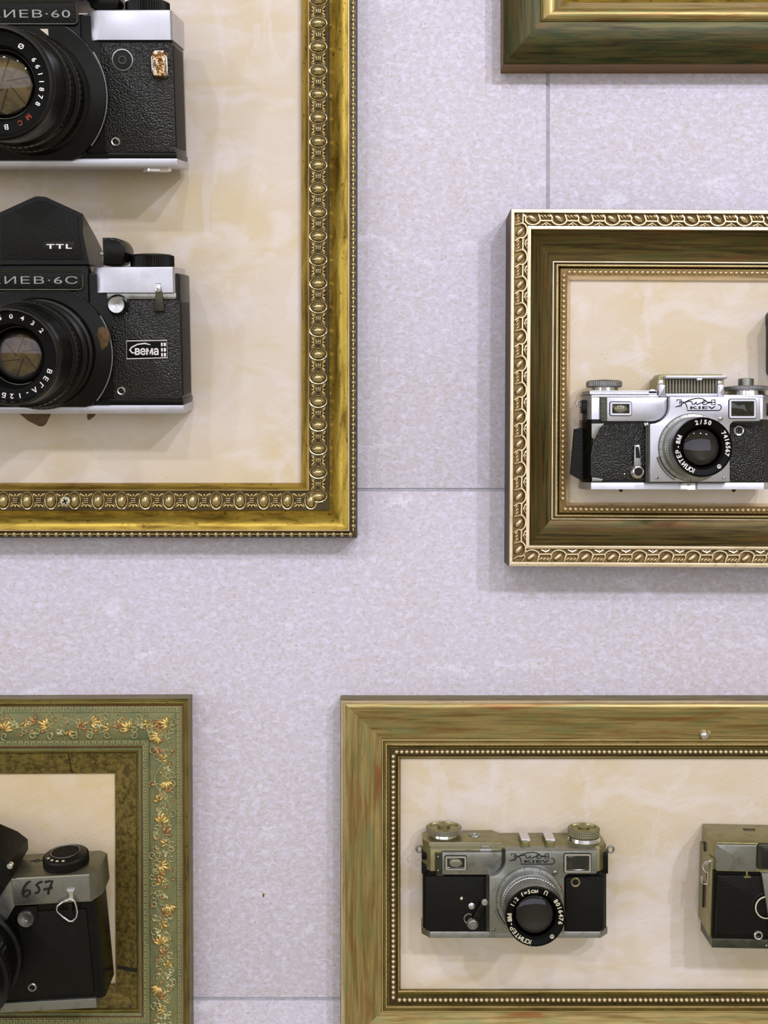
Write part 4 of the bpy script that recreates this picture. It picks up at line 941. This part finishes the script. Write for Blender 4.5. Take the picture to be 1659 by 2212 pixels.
# strap ring hanging on the end plate
xs = x0 - 6; pts = [(xs, Y(1868), -10), (xs - 5, Y(1874), -22), (xs - 7, Y(1886), -34), (xs - 6, Y(1893), -34), (xs - 5, Y(1893), -20), (xs - 4, Y(1893), -12), (xs - 4, Y(1918), -12), (xs - 6, Y(1922), -24), (xs - 8, Y(1924), -34), (xs - 7, Y(1912), -42)]
dE.part('strap_ring', MB().tube(pts, 2.4, 6), 'bright_chrome')
dE.part('strap_ring_hook', MB().tube([(xs, Y(1866), -8), (xs - 3, Y(1876), -22), (xs - 4, Y(1888), -36)], 2.2, 6), 'cream_print')
# ---- reflex camera with a number ------------------------------------------------
dF = Dev('reflex_camera', 'tilted black and grey reflex camera with the handwritten number 657 at the bottom left', 110, 2020, 165, pitch=9, roll=3.0)
def XY(u, v, z=0): return dF.p(u, v, z)
dep = 105
xr, yt_ = XY(207, 1955); xl = XY(-220, 1975)[0]; yb_ = XY(110, 2160)[1]; ybb = XY(110, 2180)[1]
dF.part('body', MB().prism([(xl, -2), (xr - 5, -2), (xr, -8), (xr + 1, -dep + 20), (xr - 8, -dep), (xl, -dep)], yb_ - 2, yt_ + 8, 0, 'y'), 'black_paint')
c0, c1 = XY(25, 1893)[0], XY(193, 1885)[0]; yc0, yc1 = XY(110, 1950)[1], XY(110, 1893)[1]
tcF = dF.part('top_cover', MB().prism([(c0, 3), (c1, 3), (c1 + 16, -26), (c1 + 16, -dep + 16), (c1, -dep + 2), (c0 - 40, -dep + 2), (c0 - 22, -30)], yc0, yc1, 2.5, 'y'), 'grey_chrome')
dF.part('cover_front', MB().box(c0 + 1, c1 - 1, yc0 + 2, yc1 - 2, 0, 4.2, 1), 'worn_chrome', tcF)
dF.part('cover_edge', MB().tube([(c0, yc1 - .5, 1.6), (c1, yc1 - .5, 1.6)], 1.8, 6), 'bright_chrome', tcF)
dF.part('cover_slope', MB().prism([(c0 - 2, yc1 - 2), (c0 + 2, yc0), (c0 - 34, yc0 - 54), (c0 - 34, yc1 - 40)], -20, 1, 1), 'worn_chrome', tcF)
# handwriting
def hand(pts, w=2.6):
    g = []
    for (u, v) in pts:
        x, y = XY(u, v, 5); g.append((x, y, 4.6))
    return g, w
g = MB()
for st in ([(65, 1904), (58, 1908), (51, 1918), (48, 1930), (51, 1936), (58, 1937), (64, 1931), (64, 1924), (58, 1923), (52, 1928)],
           [(91, 1905), (84, 1907), (78, 1912), (83, 1917), (85, 1923), (81, 1929), (75, 1930)],
           [(97, 1906), (105, 1904), (113, 1903), (109, 1914), (105, 1924), (104, 1932)], [(94, 1922), (103, 1920), (113, 1918)]):
    q, w = hand(st); g.tube(q, 2.5, 6)
dF.part('handwriting', g, 'black_print', tcF, label='number 657 in black marker')
# speed dial
x, _ = XY(139, 1868, -34); z = -50; y0 = yc1; r = 46
o = dF.part('speed_dial', MB().lathe(x, z, [(r - 3, y0 - 1), (r, y0 + 3), (r, y0 + 19), (r - 3, y0 + 22), (r * .64, y0 + 26)], 'y', 120, knurl=1.2), 'black_metal', angle=22)
dF.part('dial_face', MB().lathe(x, z, [(r * .6, y0 + 25), (r * .58, y0 + 27), (.1, y0 + 27)], 'y', 40), 'black_ring', o)
dF.part('dial_ring', MB().tube([(x + r * .62 * math.cos(i * PI / 20), y0 + 27, z + r * .62 * math.sin(i * PI / 20)) for i in range(40)], 1.1, 5, True), 'worn_chrome', o, angle=70)
g = MB()
for t in (200, 222, 242, 262):
    a = math.radians(t + 15); g.box(x + r * .78 * math.cos(a) - 2.6, x + r * .78 * math.cos(a) + 2.6, y0 + 23.6, y0 + 25, z - r * .78 * math.sin(a) - 2, z - r * .78 * math.sin(a) + 2)
dF.part('dial_numbers', g, 'cream_print', o)
xx = XY(75, 1845, -60)[0]; g = MB(); g.tube([(xx + 5 * math.cos(i * PI / 6), yc1 + .6, -70 + 5 * math.sin(i * PI / 6)) for i in range(12)], .8, 4, True); g.tube([(xx - 14, yc1 + .6, -70), (xx - 5, yc1 + .6, -70)], .8, 4); g.tube([(xx + 5, yc1 + .6, -70), (xx + 14, yc1 + .6, -70)], .8, 4)
dF.part('film_plane_mark', g, 'black_print', tcF)
# finder
fr = dF.poly([(-140, 1952), (-140, 1850), (-60, 1838), (-22, 1842), (2, 1850), (18, 1866), (22, 1902), (-4, 1940)], 6)
bk = dF.poly([(-140, 1930), (-140, 1790), (-60, 1770), (-4, 1778), (38, 1796), (60, 1813), (61, 1834), (20, 1880)], -90)
pf = dF.part('finder_prism', MB().loft(bk, -90, fr, 6), 'black_metal')
b = dF.p(21, 1871, 10); dF.part('flash_contact', MB().lathe(*b, [(6, 2), (6, 12), (4, 14), (.1, 14)], n=16), 'bright_chrome', pf)
# front details
a = dF.rect(36, 1966, 206, 2150, 2); dF.part('leather_panel', MB().prism(rr(a[0], a[2] + 4, a[1] - 2, a[3] - 6, 4), -4, 1.5, 1), 'leatherette_fine')
a = XY(55, 1987, 10); o = dF.part('shutter_button', MB().lathe(*a, [(17, -2), (17, 8), (16, 10), (5, 9), (4, 6), (.1, 6)], n=40), 'brushed_disc')
dF.part('button_bracket', MB().box(a[0] - 12, a[0] + 24, a[1] - 4, a[1] + 24, -2, 4, 1), 'black_paint', o)
dF.socket(70, 2132, 10, 2, mat='worn_chrome')
bs = [(720, 920), (650, 950), (592, 992), (584, 1025), (596, 1058), (660, 1110), (715, 1148), (755, 1147), (790, 1105), (798, 1050), (785, 985), (768, 935)]
dF.part('strap_ring', MB().tube([(*XY(x / 4.788, 1750 + y / 4.788, 12), 12) for x, y in bs], 2.2, 6, True), 'bright_chrome', angle=70)
a = XY(153, 1935, 10); o = dF.part('strap_lug', MB().prism([(a[0] - 5, a[1] - 10), (a[0] + 5, a[1] - 10), (a[0] + 5, a[1] + 4), (a[0] + 8, a[1] + 12), (a[0] - 8, a[1] + 12), (a[0] - 5, a[1] + 4)], 3, 11, 2), 'bright_chrome')
a = dF.rect(146, 1952, 158, 1975, 4); dF.part('lug_plate', MB().box(*a, -2, 4, 1), 'black_metal')
xb0 = XY(-200, 2165)[0]; xb1 = XY(208, 2160)[0]
dF.part('base_plate', MB().prism([(xb0, 3), (xb1, 3), (xb1 + 2, -10), (xb1, -dep), (xb0, -dep)], ybb, yb_ , 2, 'y'), 'worn_chrome')
bl = [(112, 0), (112, 12), (106, 16), (106, 50), (110, 54), (110, 90), (104, 96), (100, 130), (96, 130), (92, 122)]
dF.lens(-70, 2062, 2, [(r, z + 2) for r, z in bl], 92, 126, 58, 108, 12, knurls=[(112, 60, 86, 120)], iris=.7)
# ---- camera at the right edge of the ornate frame --------------------------------
dG = Dev('compact_camera', 'black camera just showing at the right edge above the silver rangefinder', 1760, 750, 125)
a = dG.rect(1657, 672, 1890, 815, -80)
dG.part('body', MB().prism(rr(a[0], a[2], a[1], a[3], 14), -88, -2, 3), 'black_paint')
dG.part('front_leather', MB().prism(rr(a[0] + 6, a[2] + 10, a[1] - 6, a[3] - 46, 4), -4, 1, 1), 'leatherette')
dG.part('top_cover', MB().prism(rr(a[0] - .5, a[3] - 40, a[1] + .5, a[3] + 1, 12), -90, 2, 3), 'black_metal')
x, y = dG.p(1768, 752, 2)
o = dG.part('lens', MB().lathe(x, y, [(52, 0), (52, 20), (46, 22), (46, 50), (38, 50), (34, 44), (30, 42)], n=40, cap1=False), 'black_metal')
dG.part('front_glass', MB().dome(x, y, 40, 30, 30, 8, n=32, m=6), 'window_dark', o, angle=80)
w = dG.rect(1800, 672, 1850, 694, 3); dG.part('finder_window', MB().box(*w, 0, 4, 1), 'window_dark')
